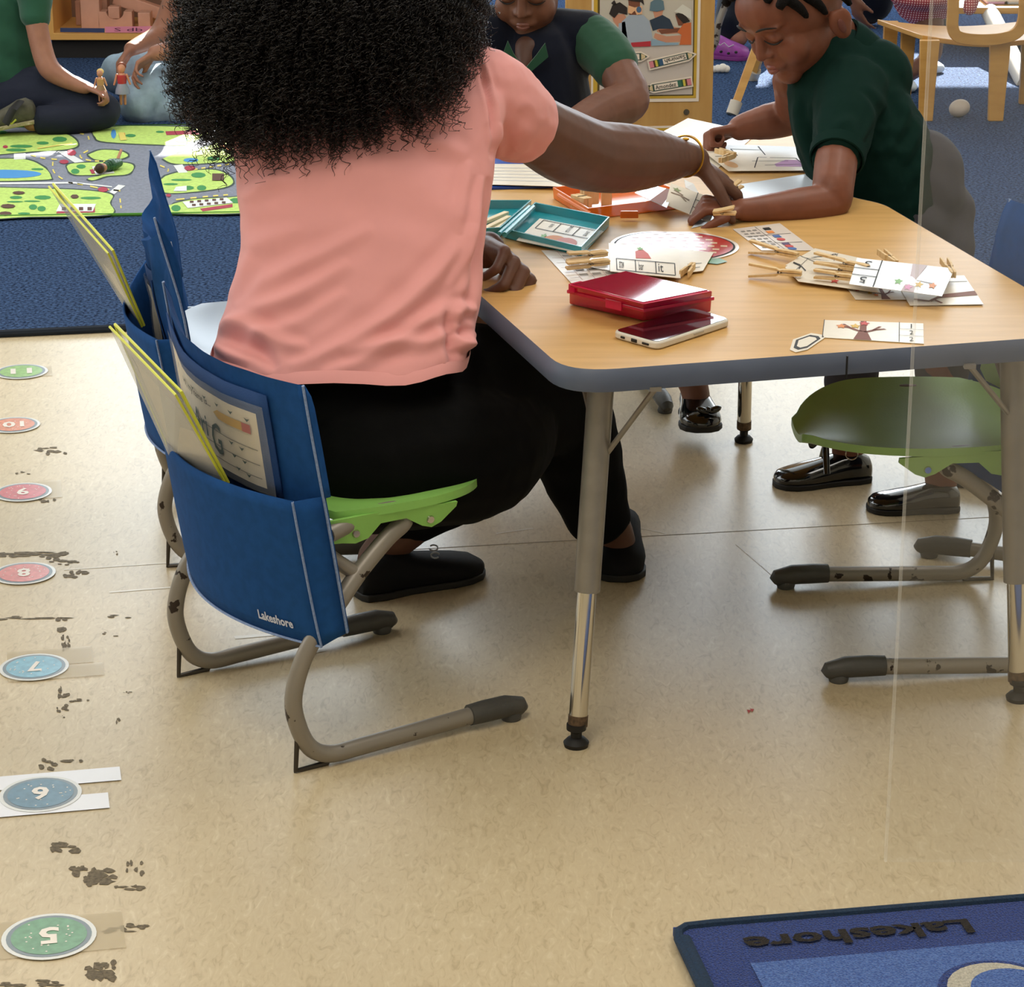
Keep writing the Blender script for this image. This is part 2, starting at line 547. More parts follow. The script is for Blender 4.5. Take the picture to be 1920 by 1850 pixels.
for a in ((-10, 248, 25, 4), (112, 261, 14, 5), (40, 274, 22, 3), (30, 281, 20, 3), (80, 268, 12, 3), (70, 317, 12, 2), (152, 312, 9, 4), (141, 321, 8, 5), (30, 370, 12, 3), (80, 370, 16, 4),
          (62, 388, 8, 5), (78, 391, 8, 5), (28, 378, 16, 1.5), (60, 377, 16, 1.5), (170, 371, 20, 2.5), (340, 262, 12, 5), (372, 328, 14, 5), (352, 352, 12, 4), (378, 352, 9, 5),
          (330, 390, 9, 6), (442, 376, 12, 5), (340, 337, 20, 2), (245, 254, 10, 3), (300, 247, 8, 2), (400, 297, 12, 4), (420, 278, 8, 4), (45, 400, 12, 2), (320, 345, 14, 2)):
    sp.append(disc(*a[:2], a[2], a[3], 10))
rugpx('bush_print', sp, M_RTREE, .0018)
rugpx('pond_print', [disc(10, 326, 68, 8, 20), disc(358, 300, 14, 4, 12), disc(213, 251, 5, 9, 8)], M_RBLUE, .0018)
rugpx('crossing_print', [[(26, 288), (48, 287), (48, 298), (26, 299)], [(108, 284), (124, 283), (158, 303), (140, 305)], [(325, 310), (342, 308), (352, 323), (335, 324)],
                         [(205, 360), (222, 346), (235, 348), (214, 364)], [(-60, 342), (140, 341), (210, 349), (210, 351), (140, 344), (-60, 346)], [(390, 256), (440, 250), (440, 254), (392, 260)]], M_RWHITE, .0014)
dash = []
for pl_, st in (([(58, 290), (80, 296), (110, 299)], 10), ([(99, 303), (100, 320), (112, 332), (128, 340)], 9), ([(128, 342), (150, 345), (190, 353), (230, 358)], 11), ([(150, 250), (165, 255), (168, 276)], 9),
               ([(165, 282), (150, 292), (165, 300), (205, 303)], 9), ([(300, 310), (316, 318), (305, 328)], 8), ([(360, 318), (400, 312), (440, 306)], 10), ([(330, 374), (390, 368), (440, 364)], 10), ([(225, 372), (228, 398)], 7)):
    s3 = spline([Vector((x, y, 0)) for x, y in pl_], 6)
    acc, on, seg = 0, True, [(s3[0].x, s3[0].y)]
    for p, q in zip(s3, s3[1:]):
        acc += (q - p).length
        seg.append((q.x, q.y))
        if acc > st * .7:
            if on: dash += strip(seg, 2.6)
            seg = [(q.x, q.y)]; on = not on; acc = 0
rugpx('lane_dash_print', dash, M_RYEL, .0014)
rugpx('red_print', [disc(134, 286, 9, 6, 8), disc(120, 303, 9, 4, 8), disc(193, 355, 10, 5, 8), disc(356, 315, 11, 5, 8), disc(10, 275, 5, 3, 8), [(168, 318), (190, 314), (190, 322), (172, 326)],
                    [(112, 390), (178, 384), (178, 398), (105, 400)], [(310, 246), (378, 244), (380, 251), (312, 253)], disc(388, 354, 0.1, .1, 3), [(375, 391), (436, 382), (436, 388), (380, 396)],
                    [(205, 306), (222, 304), (224, 312), (208, 314)], disc(316, 366, 5, 3, 6)], M_RRED, .002)
rugpx('house_print', [[(112, 382), (180, 382), (174, 396), (105, 396)], [(342, 378), (425, 370), (437, 380), (352, 390)], [(172, 312), (205, 310), (215, 324), (180, 328)], [(330, 350), (350, 348), (350, 358), (325, 358)]], M_RWHITE, .0024)
hd = []
for i in range(5):
    for j in range(2): hd.append(rect(356 + i * 14 + j * 4, 376 + j * 6 - i * 1.2, 363 + i * 14 + j * 4, 380 + j * 6 - i * 1.2))
for i in range(4): hd.append(rect(116 + i * 16, 388, 124 + i * 16, 394))
for i in range(3): hd.append(rect(176 + i * 11, 314, 182 + i * 11, 320))
hd += [rect(398, 325, 420, 338), disc(35, 361, 12, 3, 8), disc(15, 386, 14, 4, 8), disc(10, 400, 12, 4, 8), disc(140, 368, 8, 4, 6)]
rugpx('window_print', hd, M_RBROWN, .003)
rugpx('sign_print', [[(412, 272), (438, 268), (432, 284)], [(222, 250), (234, 249), (236, 262), (226, 263)], disc(305, 331, .1, .1, 3)], M_RORANGE, .0022)
rugpx('sign_yellow_print', [[(222, 248), (232, 248), (238, 262), (226, 263)], strip([(70, 278), (135, 268)], 2)[0]], M_RYEL, .0026)

# ---------------------------------------------------------------- number discs taped to the floor
M_TAPE = mat('clear_tape', '#d8c9a8', .15, alpha=.45)
M_WTAPE = mat('white_tape', '#eef0f6', .25)
M_DW = mat('disc_rim_white', '#e4e6e4', .2, coat=.6)
M_DR = mat('disc_ring_grey', '#7d8a92', .25, coat=.6)
M_NUM = mat('disc_number', '#efe6da', .25, coat=.6)
VP = Vector((at(92, 1756) - at(45, 923))).normalized()   # line of discs points away from the camera
def number_disc(num, px, py, col, word, r=.057, tapes=(), rot=180):
    c = at(px, py, .0014)
    t = thing('number_disc', 'round %s floor sticker reading %s' % (word, num), 'sticker', c, 'number stickers in a row on the floor')
    u = Vector((VP.y, -VP.x, 0)); u = u if u.x > 0 else -u
    v = -VP if VP.y < 0 else VP
    q = Quad(c - u * .1 - v * .1, c + u * .1 - v * .1, c + u * .1 + v * .1, c - u * .1 + v * .1)
    R = r / .2
    for k, (u0, v0, u1, v1, mm) in enumerate(tapes):
        printed('tape', q, [rect(u0, v0, u1, v1)], mm, t, .0001 + k * .0001)
    obj('backing', MB().add([q.pt(x, y, h) for h in (.0004, .001) for x, y in disc(.5, .5, R, n=36)], [tuple(reversed(range(36))), tuple(range(36, 72))] + [(i, (i + 1) % 36, 36 + (i + 1) % 36, 36 + i) for i in range(36)]), M_DW, t, smooth=False)
    printed('ring', q, [disc(.5, .5, R * .9, n=36)], M_DR, t, .0013)
    printed('face', q, [disc(.5, .5, R * .8, n=36)], mat('disc_' + word, col, .25, coat=.7, noise=.12, nscale=90), t, .0016)
    dots = [disc(.5 + R * .72 * rr * math.cos(a), .5 + R * .72 * rr * math.sin(a), R * .025, n=6) for rr, a in [(rnd(.5, 1), rnd(0, 6.3)) for _ in range(18)]]
    if word != 'green and grey': printed('dots', q, dots, M_NUM, t, .0019)
    lettering(num, q, .5, .5, R * (.42 if len(num) == 1 else .8), R * .72, M_NUM, t, .0022, rot=rot, bold=.03)
    return t
number_disc('5', 92, 1756, '#6f9e7c', 'green', tapes=((-.05, .28, .95, .75, M_TAPE), (.5, .52, .78, .62, M_TAPE)))
number_disc('6', 76, 1489, '#5f8499', 'slate blue', .0555, tapes=((-.3, .62, 1.05, .84, M_WTAPE), (-.3, .2, .95, .44, M_WTAPE)))
number_disc('7', 64, 1251, '#7fb4c9', 'sky blue', .0525, tapes=((.3, .52, .95, .85, M_TAPE), (.3, .25, 1.02, .5, M_TAPE)))
number_disc('8', 45, 1075, '#dc8b88', 'coral pink', .0525)
number_disc('9', 43, 923, '#cf6a72', 'rose red', .0525, tapes=((.4, .3, .85, .8, M_TAPE),))
number_disc('10', 25, 797, '#db8a6c', 'orange', .0525)
number_disc('11', 40, 697, '#93c06e', 'green and grey', .056, tapes=((.4, .3, .82, .68, M_TAPE),))

# ---------------------------------------------------------------- blue mat, bottom right
zm = .012
m0 = at(1262, 1738, zm); mr = at(1920, 1684, zm); mdn = at(1300, 1850, zm)
U = (mr - m0).normalized(); V = Vector((U.y, -U.x, 0)); V = V if V.y < 0 else -V
Wm, Dm = 1.6, .9
th = thing('blue_mat', 'blue tufted mat with pale blue panel at the bottom right corner', 'mat', m0 * 1)
def mpt(u, v, h=0): return m0 + U * u + V * v + Vector((0, 0, h))
M_MAT = mat('mat_blue', '#2c4da0', .95, col2='#142a66', nscale=350, bump=1, bscale=420, bdist=.006, detail=3, spec=.1, sheen=.2)
M_MATL = mat('mat_light_blue', '#6186cc', .95, col2='#3559a8', nscale=350, bump=1, bscale=420, bdist=.006, detail=3, spec=.1, sheen=.2)
M_BIND = mat('mat_binding', '#17304a', .8, noise=.2, nscale=300, bump=.6, bscale=500)
M_INK = mat('mat_letters', '#2b2622', .95, noise=.3, nscale=400, bump=1, bscale=420, bdist=.005)
M_CREAM = mat('mat_cream', '#d3cdbd', .95, noise=.15, nscale=350, bump=1, bscale=420, bdist=.006)
q = Quad(mpt(0, Dm), mpt(Wm, Dm), mpt(Wm, 0), mpt(0, 0))
mb = MB()
co = [mpt(0, 0), mpt(Wm, 0), mpt(Wm, Dm), mpt(0, Dm)]
mb.add([p - Vector((0, 0, .011)) for p in co] + co, [(3, 2, 1, 0), (4, 5, 6, 7), (0, 1, 5, 4), (1, 2, 6, 5), (2, 3, 7, 6), (3, 0, 4, 7)])
obj('pile', mb, M_MAT, th, smooth=False)
obj('binding', MB().tube([mpt(.003, Dm), mpt(0, .03), mpt(.004, .012), mpt(.016, .002), mpt(.05, 0), mpt(Wm, 0)], .0062, 8).tube([mpt(.007, Dm, .0015), mpt(.006, .03, .0015)], .009, 8, flat=.5), M_BIND, th)
def m_uv(x, y):
    d = at(x, y, zm) - m0
    return d.dot(U) / Wm, 1 - d.dot(V) / Dm
pu, pv = m_uv(1407, 1808)
printed('light_panel', q, [[(pu, 0), (1, 0), (1, pv), (pu, pv)]], M_MATL, th, .002)
a, b = m_uv(1395, 1772), m_uv(1822, 1740)
lettering('Lakeshore', q, (a[0] + b[0]) / 2, (a[1] + b[1]) / 2, abs(b[0] - a[0]), .03 / Dm * 1.15, M_INK, th, .003, rot=180 - 0, bold=.03)
c0, c1 = m_uv(1840, 1848)
printed('dark_ring', q, [disc(c0 + .01, c1 - .02, .045, .075, 24)], M_MAT, th, .004)
printed('cream_shape', q, [disc(c0 + .01, c1 - .02, .038, .065, 24)], M_CREAM, th, .006)
printed('blue_centre', q, [disc(c0 + .018, c1 - .026, .03, .05, 24)], M_MATL, th, .008)
# ---------------------------------------------------------------- activity table
def fix_stuff():
    for o in bpy.data.objects:
        if o.type == 'MESH' and (o.name.split('.')[0].endswith('print') or o.name.split('.')[0] in PRINTS): o['kind'] = 'stuff'
PRINTS = {'dots', 'lettering', 'lawn_outline', 'tape', 'lines', 'binding', 'seam', 'stitching'}
M_WOOD = mat('table_laminate', '#d3a868', .42, col2='#c59a5b', nscale=6, stretch=(1, 9, 1), detail=6, contrast=(.3, .7), spec=.35)
M_EDGE = mat('table_edge', '#5b6478', .5, noise=.05, nscale=10)
M_TUBE = mat('grey_tube', '#8b857c', .38, metal=.35, noise=.06, nscale=40)
M_CHROME = mat('chrome', '#cfcac0', .12, metal=1)
M_BLACK = mat('black_rubber', '#171513', .6)
M_RUST = mat('rusty_collar', '#5a4632', .7, noise=.4, nscale=150)
HT = .56
FL, FR = Vector((.071, 3.221)), Vector((.836, 3.420))
poly = [Vector((.071, 3.221)), Vector((.836, 3.42)), Vector((.643, 4.263)), Vector((.58, 4.335)), Vector((.548, 4.95)), Vector((-.40, 4.70)), Vector((-.15, 3.97))]
def round_poly(pl_, rs, n=8):
    out = []
    for i, p in enumerate(pl_):
        a = pl_[i - 1]; b = pl_[(i + 1) % len(pl_)]
        r = rs[i]
        u = (a - p).normalized() * r; v = (b - p).normalized() * r
        for k in range(n + 1):
            t = k / n
            out.append((p + u) * (1 - t) ** 2 + p * 2 * t * (1 - t) + (p + v) * t * t)
    return out
rs = [.075, .075, .03, .05, .08, .08, .05]
po = round_poly(poly, rs)
cx = sum(p.x for p in po) / len(po); cy = sum(p.y for p in po) / len(po)
def inset(ps, d):
    n = len(ps); out = []
    for i in range(n):
        a, b = ps[i - 1], ps[(i + 1) % n]
        t = (b - a).normalized()
        out.append(ps[i] + Vector((-t.y, t.x)) * d)
    return out
table = thing('activity_table', 'maple topped activity table with maple laminate top and slate blue edge', 'table', (cx, cy, 0))
table['label'] = 'large activity table with maple laminate top and slate blue edge'
inn = inset(po, .004)
obj('tabletop', MB().prism([tuple(p) for p in inn], HT - .028, HT), M_WOOD, table, smooth=False)
R = []
for d, z in ((.012, HT - .034), (0, HT - .031), (-.004, HT - .017), (0, HT - .004), (.0035, HT + .0004), (.0035, HT - .029), (.012, HT - .034)):
    R.append([Vector((p.x, p.y, z)) for p in inset(po, d)])
obj('edge_band', MB().rings(R, cap=False), M_EDGE, table, angle=60)
sx, sy = at(1588, 668, HT - .015).xy
e0, e1 = at(1588, 665, HT), at(1588, 700, HT - .03)
obj('band_joint', MB().box((e0.x, e0.y - .0035, HT - .016), (.0015, .004, .031), Matrix.Rotation(math.atan2(.199, .765), 3, 'Z')), M_BLACK, table, smooth=False)
def table_leg(foot, top, mid):
    foot, top = Vector(foot), Vector(top)
    g = MB().tube([foot.lerp(top, t) for t in (mid, .999)], .0185, 20)
    l = obj('leg', g, M_TUBE, table)
    obj('leg_extension', MB().tube([foot.lerp(top, .06), foot.lerp(top, mid + .02)], .0135, 20), M_CHROME, l)
    obj('collar', MB().tube([foot.lerp(top, .055), foot.lerp(top, .085)], .0142, 20), M_RUST, l)
    obj('glide', MB().lathe([(.001, 0), (.017, 0), (.0185, .006), (.013, .012), (.008, .014), (.008, .022), (.014, .026), (.014, .034)], foot), M_BLACK, l)
    obj('mounting_plate', MB().box((top.x, top.y, HT - .033), (.075, .075, .004)), M_TUBE, l, bevel=.001)
    return l
table_leg((.091, 3.258, 0), (.124, 3.335, .53), .42)
table_leg((.748, 3.419, 0), (.716, 3.475, .53), .34)
table_leg((.451, 4.666, 0), (.441, 4.60, .53), .30)
table_leg((-.30, 4.50, 0), (-.27, 4.45, .53), .30)
def brace(a, b): return obj('brace', MB().tube([a, b], .0042, 8).box(b, (.016, .012, .006)), M_TUBE, table)
brace(Vector((.122, 3.325, .40)), at(1229, 728, .529))
brace(Vector((.120, 3.322, .42)), Vector((.09, 3.45, .529)))
brace(Vector((.722, 3.465, .42)), at(1818, 686, .529))
brace(Vector((.722, 3.467, .43)), Vector((.70, 3.62, .529)))

# ---------------------------------------------------------------- chairs
M_BLUE = mat('chair_cover_blue', '#1d4b86', .85, noise=.08, nscale=60, bump=.35, bscale=900, spec=.15, bdist=.0006)
M_BLUED = mat('chair_cover_navy_lining', '#0f1c3f', .9)
M_TRIM = mat('cover_trim_grey_blue', '#7f93b8', .8, noise=.15, nscale=300)
M_GREEN = mat('green_plastic', '#8fc763', .35, noise=.05, nscale=8, bump=.1, bscale=300)
M_SAGE = mat('green_plastic_worn', '#98bf74', .34, noise=.06, nscale=8, bump=.12, bscale=300)
M_GREYP = mat('grey_plastic', '#9aa7b8', .4)
M_FRAME2 = mat('chair_frame_grey', '#8d867c', .42, metal=.25)
def chipped():
    N, L = M_FRAME2.node_tree.nodes, M_FRAME2.node_tree.links
    b = N['Principled BSDF']
    tc = N.new('ShaderNodeTexCoord')
    n = N.new('ShaderNodeTexNoise'); n.inputs['Scale'].default_value = 38; n.inputs['Detail'].default_value = 6
    L.new(tc.outputs['Object'], n.inputs['Vector'])
    r = N.new('ShaderNodeValToRGB')
    r.color_ramp.elements[0].position = .63; r.color_ramp.elements[0].color = s2l('#8d867c')
    r.color_ramp.elements[1].position = .645; r.color_ramp.elements[1].color = s2l('#2c2018')
    L.new(n.outputs['Fac'], r.inputs[0]); L.new(r.outputs[0], b.inputs['Base Color'])
chipped()
M_CAP = mat('runner_cap_grey', '#4b4a47', .5, bump=.3, bscale=150, noise=.1)
M_GUARD = mat('steel_guard', '#4a453f', .4, metal=.8)
M_CLEAR = mat('clear_vinyl', '#cfd2d0', .18, alpha=.42, coat=.3)
M_YELLOW = mat('yellow_edge', '#d9dc4a', .5)
M_PAPER = mat('paper_cream', '#ded3c0', .6, noise=.03, nscale=60)
M_INKB = mat('print_ink', '#26241f', .6)

SIDE = [(.284, .021), (.19, .018), (.10, .0155), (.05, .0155), (.018, .034), (-.001, .078), (-.003, .12), (.018, .176), (.06, .225), (.11, .268), (.16, .306), (.188, .322), (.190, .334), (.176, .342), (.13, .340), (.06, .335)]
def chair_frame_fn(O, fwd):
    O = Vector((O[0], O[1], 0)); F = Vector((fwd[0], fwd[1], 0)).normalized(); Lf = Vector((-F.y, F.x, 0))
    return lambda f, l, z: O + F * f + Lf * l + Vector((0, 0, z))
def make_chair(O, fwd, label, seat_m, cover=True, hw=.2, group='school chairs round the table', scale=1.0, back=True):
    W0 = chair_frame_fn(O, fwd)
    W = lambda f, l, z: W0(f * scale, l * scale, z * scale)
    t = thing('school_chair', label, 'chair', (O[0], O[1], 0), group)
    for s in (-1, 1):
        pts = [W(f, s * (hw - .004 - .25 * max(0, z - .2) * (1 if f > .1 else .3)), z) for f, z in SIDE]
        lg = obj('leg', MB().tube(spline(pts, 6), .0125 * scale, 16).tube([W(.112, s * (hw - .02), .262), W(.06, s * (hw - .03), .305), W(.03, s * (hw - .035), .345)], .0105 * scale, 14), M_FRAME2, t)
        cp = [W(.275, s * (hw - .004), .022), W(.30, s * (hw - .004), .0225), W(.335, s * (hw - .004), .022), W(.362, s * (hw - .004), .017), W(.368, s * (hw - .004), .012)]
        m_ = MB().tube(cp, [x * scale for x in (.0155, .0165, .0165, .0135, .007)], 14)
        m_.lathe([(.001, 0), (.014, 0), (.0155, .005), (.013, .012)], W(.345, s * (hw - .004), 0))
        obj('runner_cap', m_, M_CAP, lg)
        y = s * (hw - .004)
        g = MB().tube([W(.0, y, .055), W(-.004, y, .003), W(.045, y, .003), W(.05, y, .012)], .0042, 6)
        obj('heel_guard', g, M_GUARD, lg)
    # seat shell: shallow dish, waterfall front, side skirts
    n, mrow = 15, 30
    R = []
    for i in range(mrow + 1):
        u = i / mrow
        f0 = .03 + .35 * u
        half = (.172 + .015 * math.sin(math.pi * min(1, u * 1.1))) * max(.10, 1 - min(1, max(0, (u - .5) / .5)) ** 2.8) ** .62
        row = []
        for j in range(n):
            v = -1 + 2 * j / (n - 1)
            z = .356 + .010 * abs(v) ** 2.5 - .012 * (1 - v * v) * math.sin(math.pi * u) - .018 * max(0, (u - .6) / .4) ** 2 + .02 * (1 - v * v) * max(0, (.18 - u) / .18) ** 2
            row.append(W(f0 + .05 * v * v * (1 - u) ** 3, v * half, z - .006))
        R.append(row)
    top = R
    bot = [[p - Vector((0, 0, .012)) for p in r] for r in R]
    m_ = MB()
    for a, b in zip(top, bot): pass
    vs = [p for r in top for p in r] + [p for r in bot for p in r]
    k = (mrow + 1) * n
    fs = []
    for i in range(mrow):
        for j in range(n - 1):
            a = i * n + j
            fs.append((a, a + 1, a + n + 1, a + n)); fs.append((k + a, k + a + n, k + a + n + 1, k + a + 1))
    bd = [j for j in range(n)] + [i * n + n - 1 for i in range(1, mrow + 1)] + [mrow * n + j for j in range(n - 2, -1, -1)] + [i * n for i in range(mrow - 1, 0, -1)]
    for a, b in zip(bd, bd[1:] + bd[:1]): fs.append((a, k + a, k + b, b))
    m_.add(vs, fs)
    for s in (-1, 1):   # side skirts with scalloped lower edge
        pts = []
        prof = [(0.055, .020), (.065, .034), (.085, .036), (.105, .04), (.125, .036), (.145, .018), (.185, .016), (.21, .03), (.225, .034), (.24, .028), (.265, .008)]
        up, dn, up2, dn2 = [], [], [], []
        for f, dpt in prof:
            yy = s * (.172 + .012)
            zz = .352 - .06 * max(0, f - .15); up.append(W(f, yy, zz)); dn.append(W(f, yy * .98, zz - dpt)); up2.append(W(f, yy - s * .006, zz)); dn2.append(W(f, yy * .98 - s * .006, zz - dpt))
        R2 = [[a, b, d, c] for a, b, c, d in zip(up, dn, up2, dn2)]
        m_.rings(R2)
    seat = obj('seat', m_, seat_m, t, angle=50)
    for s in (-1, 1):
        for f, z in ((.105, .327), (.222, .326)):
            c = W(f, s * .182, z)
            obj('bolt', MB().tube([c, c + (W(0, s, 0) - W(0, 0, 0)).normalized() * .003], [.0062, .005], 12), M_CHROME, seat)
    # backrest shell, bowed to the rear
    def bow(l): return -.042 * (1 - (l / hw) ** 2)
    def bk(l, z): return W(.080 - .155 * (z - .2) - .048 * (1 - (l / hw) ** 2) * .9, l, z)
    R = []
    for z in [.36 + (.115 if cover else .19) * i / 8 for i in range(9)]:
        h = .17 if z > .37 else .15
        R.append([bk(-h + 2 * h * j / 12, z) for j in range(13)])
    m_ = MB()
    F3 = (W(1, 0, 0) - W(0, 0, 0)).normalized()
    R2 = [[*r, *[p + F3 * .006 for p in reversed(r)]] for r in R]
    m_.rings(R2)
    obj('backrest', m_, seat_m, t)
    return t, W, bow

def cover_chair(t, W, hw=.2, wrinkle=0.0, sag=0.0, seed=1, peak=(.0, .04), top=.568):
    rng = random.Random(seed)
    nu, nz = 33, 16
    def wr(u, v):   # folds running diagonally
        return wrinkle * (math.sin(9 * u + 5 * v + seed) * .6 + math.sin(17 * u - 8 * v) * .3) * (1 - v) ** .5
    def topz(u):    # u -1 right .. 1 left
        return top + peak[0] * max(0, -u) ** 4 + peak[1] * max(0, u) ** 3 - sag * (1 - u * u)
    def rear(u, v, off=0.0):   # v 0 top, 1 bottom
        z = topz(u) * (1 - v) + .20 * v
        l = u * (hw + .015)
        f = (.072 - .155 * (z - .2)) - .048 * (1 - u * u) * (.75 + .25 * v) - off
        return W(f - wr(u, v), l, z)
    def front(u, v):
        z = topz(u) * (1 - v) + .40 * v
        l = u * (hw + .014)
        th_ = .012 * min(1, v * 6) ** .5
        return W((.072 - .155 * (z - .2)) - .048 * (1 - u * u) * .8 + th_ * (1 - .25 * u * u) - wr(u, v), l, z)
    U_ = [-1 + 2 * i / (nu - 1) for i in range(nu)]
    R = []
    for i in range(11): R.append([front(u, 1 - i / 10) for u in U_])
    for i in range(1, nz + 1): R.append([rear(u, i / nz) for u in U_])
    o = obj('cover', MB().rings(R, closed=False, cap=False), M_BLUE, t, angle=70)
    sd = o.modifiers.new('t', 'SOLIDIFY'); sd.thickness = .0035
    # side gussets closing the hood
    for s in (-1, 1):
        g = MB()
        R = [[front(s, v * .999), rear(s, (topz(s) * v + .40 * 0 - (topz(s) - .4) * 0) * 0 + v * (topz(s) - .40) / (topz(s) - .20))] for v in [i / 10 for i in range(11)]]
        g.rings(R, closed=False, cap=False)
        go = obj('gusset', g, M_BLUE, t); sd = go.modifiers.new('t', 'SOLIDIFY'); sd.thickness = .003
        obj('edge_trim', MB().tube([rear(s, v, .001) for v in [i / 12 for i in range(13)]], .0042, 6, flat=.5), M_TRIM, t)
    # pouch: outer panel, stands away from the back, open at the top
    def pouch(u, v):  # v 0 mouth .. 1 bottom
        zt = .402 + (.036 if u > 0 else 0) * max(0, u) ** 2
        zb = .187
        z = zt * (1 - v) + zb * v
        f = (.072 - .155 * (z - .2)) - .048 * (1 - u * u) * (.75 + .25 * (1 - (z - .2) / .36)) - .006 - .036 * v - .040 * (1 - v) ** .9 - .012 * (1 - u * u)
        return W(f, u * (hw + .014), z)
    R = [[pouch(u, i / 12) for u in U_] for i in range(13)]
    po_ = obj('pouch', MB().rings(R, closed=False, cap=False), M_BLUE, t, angle=70)
    sd = po_.modifiers.new('t', 'SOLIDIFY'); sd.thickness = .003
    for s in (-1, 1):
        obj('pouch_trim', MB().tube([pouch(s, v) for v in [i / 10 for i in range(11)]], .0042, 6, flat=.45), M_TRIM, po_)
        R = []
        for i in range(11):
            v = i / 10
            a = pouch(s * .995, v)
            zz = a.z
            vv = (topz(s) - zz) / (topz(s) - .2)
            b = rear(s * .995, min(1, vv), .001)
            mid = a.lerp(b, .5) - (W(0, s, 0) - W(0, 0, 0)).normalized() * .001
            R.append([a, mid, b])
        so_ = obj('pouch_side', MB().rings(R, closed=False, cap=False), M_BLUE, po_, angle=80)
        sd = so_.modifiers.new('t', 'SOLIDIFY'); sd.thickness = .0025
    obj('pouch_hem', MB().tube([pouch(u, 1) for u in U_], .0036, 6, flat=.5), M_TRIM, po_)
    # closing floor of the pouch
    R = [[pouch(u, 1), rear(u, 1)] for u in U_]
    obj('pouch_base', MB().rings(R, closed=False, cap=False), M_BLUED, po_, smooth=False)
    return rear, pouch, front

C1 = (-.398, 3.339); D1 = (.853, .52)
t1, W1, bow1 = make_chair(C1, D1, 'low green chair in a blue fabric cover the woman sits on', M_GREEN)
rear1, pouch1, front1 = cover_chair(t1, W1, peak=(.0, .048), top=.560, seed=3, wrinkle=.0015, sag=.004)
# name card in a clear window on the back of the front chair
def on_rear(rear, u, v, off): return rear(u, v, off)
def curved_patch(name, rear, u0, u1, v0, v1, off, m, parent, n=14, thick=0):
    R = [[rear(u0 + (u1 - u0) * i / n, v0 + (v1 - v0) * j / 6, off) for i in range(n + 1)] for j in range(7)]
    o = obj(name, MB().rings(R, closed=False, cap=False), m, parent)
    if thick: sd = o.modifiers.new('t', 'SOLIDIFY'); sd.thickness = thick
    return o
def slices(p, w):
    """cut a 2-D polygon into upright strips so it can follow a bowed surface"""
    def clip(pp, x, keep_right):
        out = []
        for i in range(len(pp)):
            a, b = pp[i - 1], pp[i]
            ia, ib = ((a[0] >= x) == keep_right) or a[0] == x, ((b[0] >= x) == keep_right) or b[0] == x
            if ia != ib:
                t = (x - a[0]) / (b[0] - a[0]) if b[0] != a[0] else 0
                out.append((x, a[1] + (b[1] - a[1]) * t))
            if ib: out.append(b)
        return out
    x0, x1 = min(a for a, b in p), max(a for a, b in p)
    if x1 - x0 <= w: return [p]
    out = []
    k = math.floor(x0 / w)
    while k * w < x1:
        c = clip(clip(p, k * w, True), (k + 1) * w, False)
        if len(c) >= 3: out.append(c)
        k += 1
    return out
def rear_map(rear, u0, u1, v0, v1, off, polys, name, m, parent):
    mb = MB()
    for p in polys:
        for c in slices(p, .05):
            mb.add([rear(u0 + (u1 - u0) * x, v1 + (v0 - v1) * y, off) for x, y in c], [tuple(range(len(c)))])
    return obj(name, mb, m, parent, smooth=False)
M_NAVY = mat('window_border_blue', '#1a4076', .8, bump=.3, bscale=900)
def name_window(t, rear, u_r, u_l, v0, v1, full):
    wb = curved_patch('card_window', rear, u_r, u_l, v0, v1, .004, M_NAVY, t, thick=.002)
    # x runs from the left of the photo (u_l) to the right (u_r)
    a, b = u_l - .05, u_r + .13
    curved_patch('name_card', rear, b, a, v0 + .09, v1 - .03, .0062, M_PAPER, wb)
    if full:
        k = dict(rear=rear, u0=a, u1=b, v0=v0 + .09, v1=v1 - .03, parent=wb)
        rear_map(off=.0072, polys=sum([strip([(.03, y), (.98, y)], .012) for y in (.12, .3, .5)], []), name='lines', m=mat('rule_grey', '#7d7a72', .7), **k)
        pen = [[(.60, .76), (.65, .70), (.65, .82)], [(.65, .70), (.88, .70), (.88, .82), (.65, .82)]]
        rear_map(off=.0076, polys=pen, name='pencil_print', m=mat('pencil_yellow', '#cba044', .6), **k)
        rear_map(off=.0082, polys=[[(.88, .70), (.95, .70), (.95, .82), (.88, .82)]], name='eraser_print', m=mat('eraser_red', '#b5504a', .6), **k)
        def txt(s, x, y, w_, h_, bold=.0, m=M_INKB):
            ps = text_polys(s, bold)
            xs_ = [q_[0] for p in ps for q_ in p]; ys_ = [q_[1] for p in ps for q_ in p]
            sx_, sy_ = w_ / (max(xs_) - min(xs_)), h_ / (max(ys_) - min(ys_))
            mx, my = (max(xs_) + min(xs_)) / 2, (max(ys_) + min(ys_)) / 2
            rear_map(off=.0080, polys=[[(x + (px - mx) * sx_, y + (py - my) * sy_) for px, py in p] for p in ps], name='lettering', m=m, **k)
        M_HAND = mat('marker_green', '#25453f', .6)
        txt('Ari', .42, .50, .17, .30, .01, M_HAND)
        txt('G', .60, .40, .11, .42, .01, M_HAND)
        txt('Hi, my name is...', .40, .84, .36, .12, .02)
        hearts = [[(x - .022, y + .02), (x, y - .03), (x + .022, y + .02), (x, y + .008)] for x, y in ((.76, .46), (.85, .44), (.77, .29), (.86, .27), (.79, .13), (.88, .1), (.37, .9), (.52, .9), (.66, .9), (.8, .9), (.93, .88))]
        rear_map(off=.0082, polys=hearts, name='heart_print', m=M_HAND, **k)
    curved_patch('clear_pane', rear, u_r + .03, u_l - .03, v0 + .05, v1 - .01, .0095, mat('window_vinyl', '#dfe3e4', .12, alpha=.16, coat=.5), wb)
name_window(t1, rear1, -.66, .92, .075, .50, True)
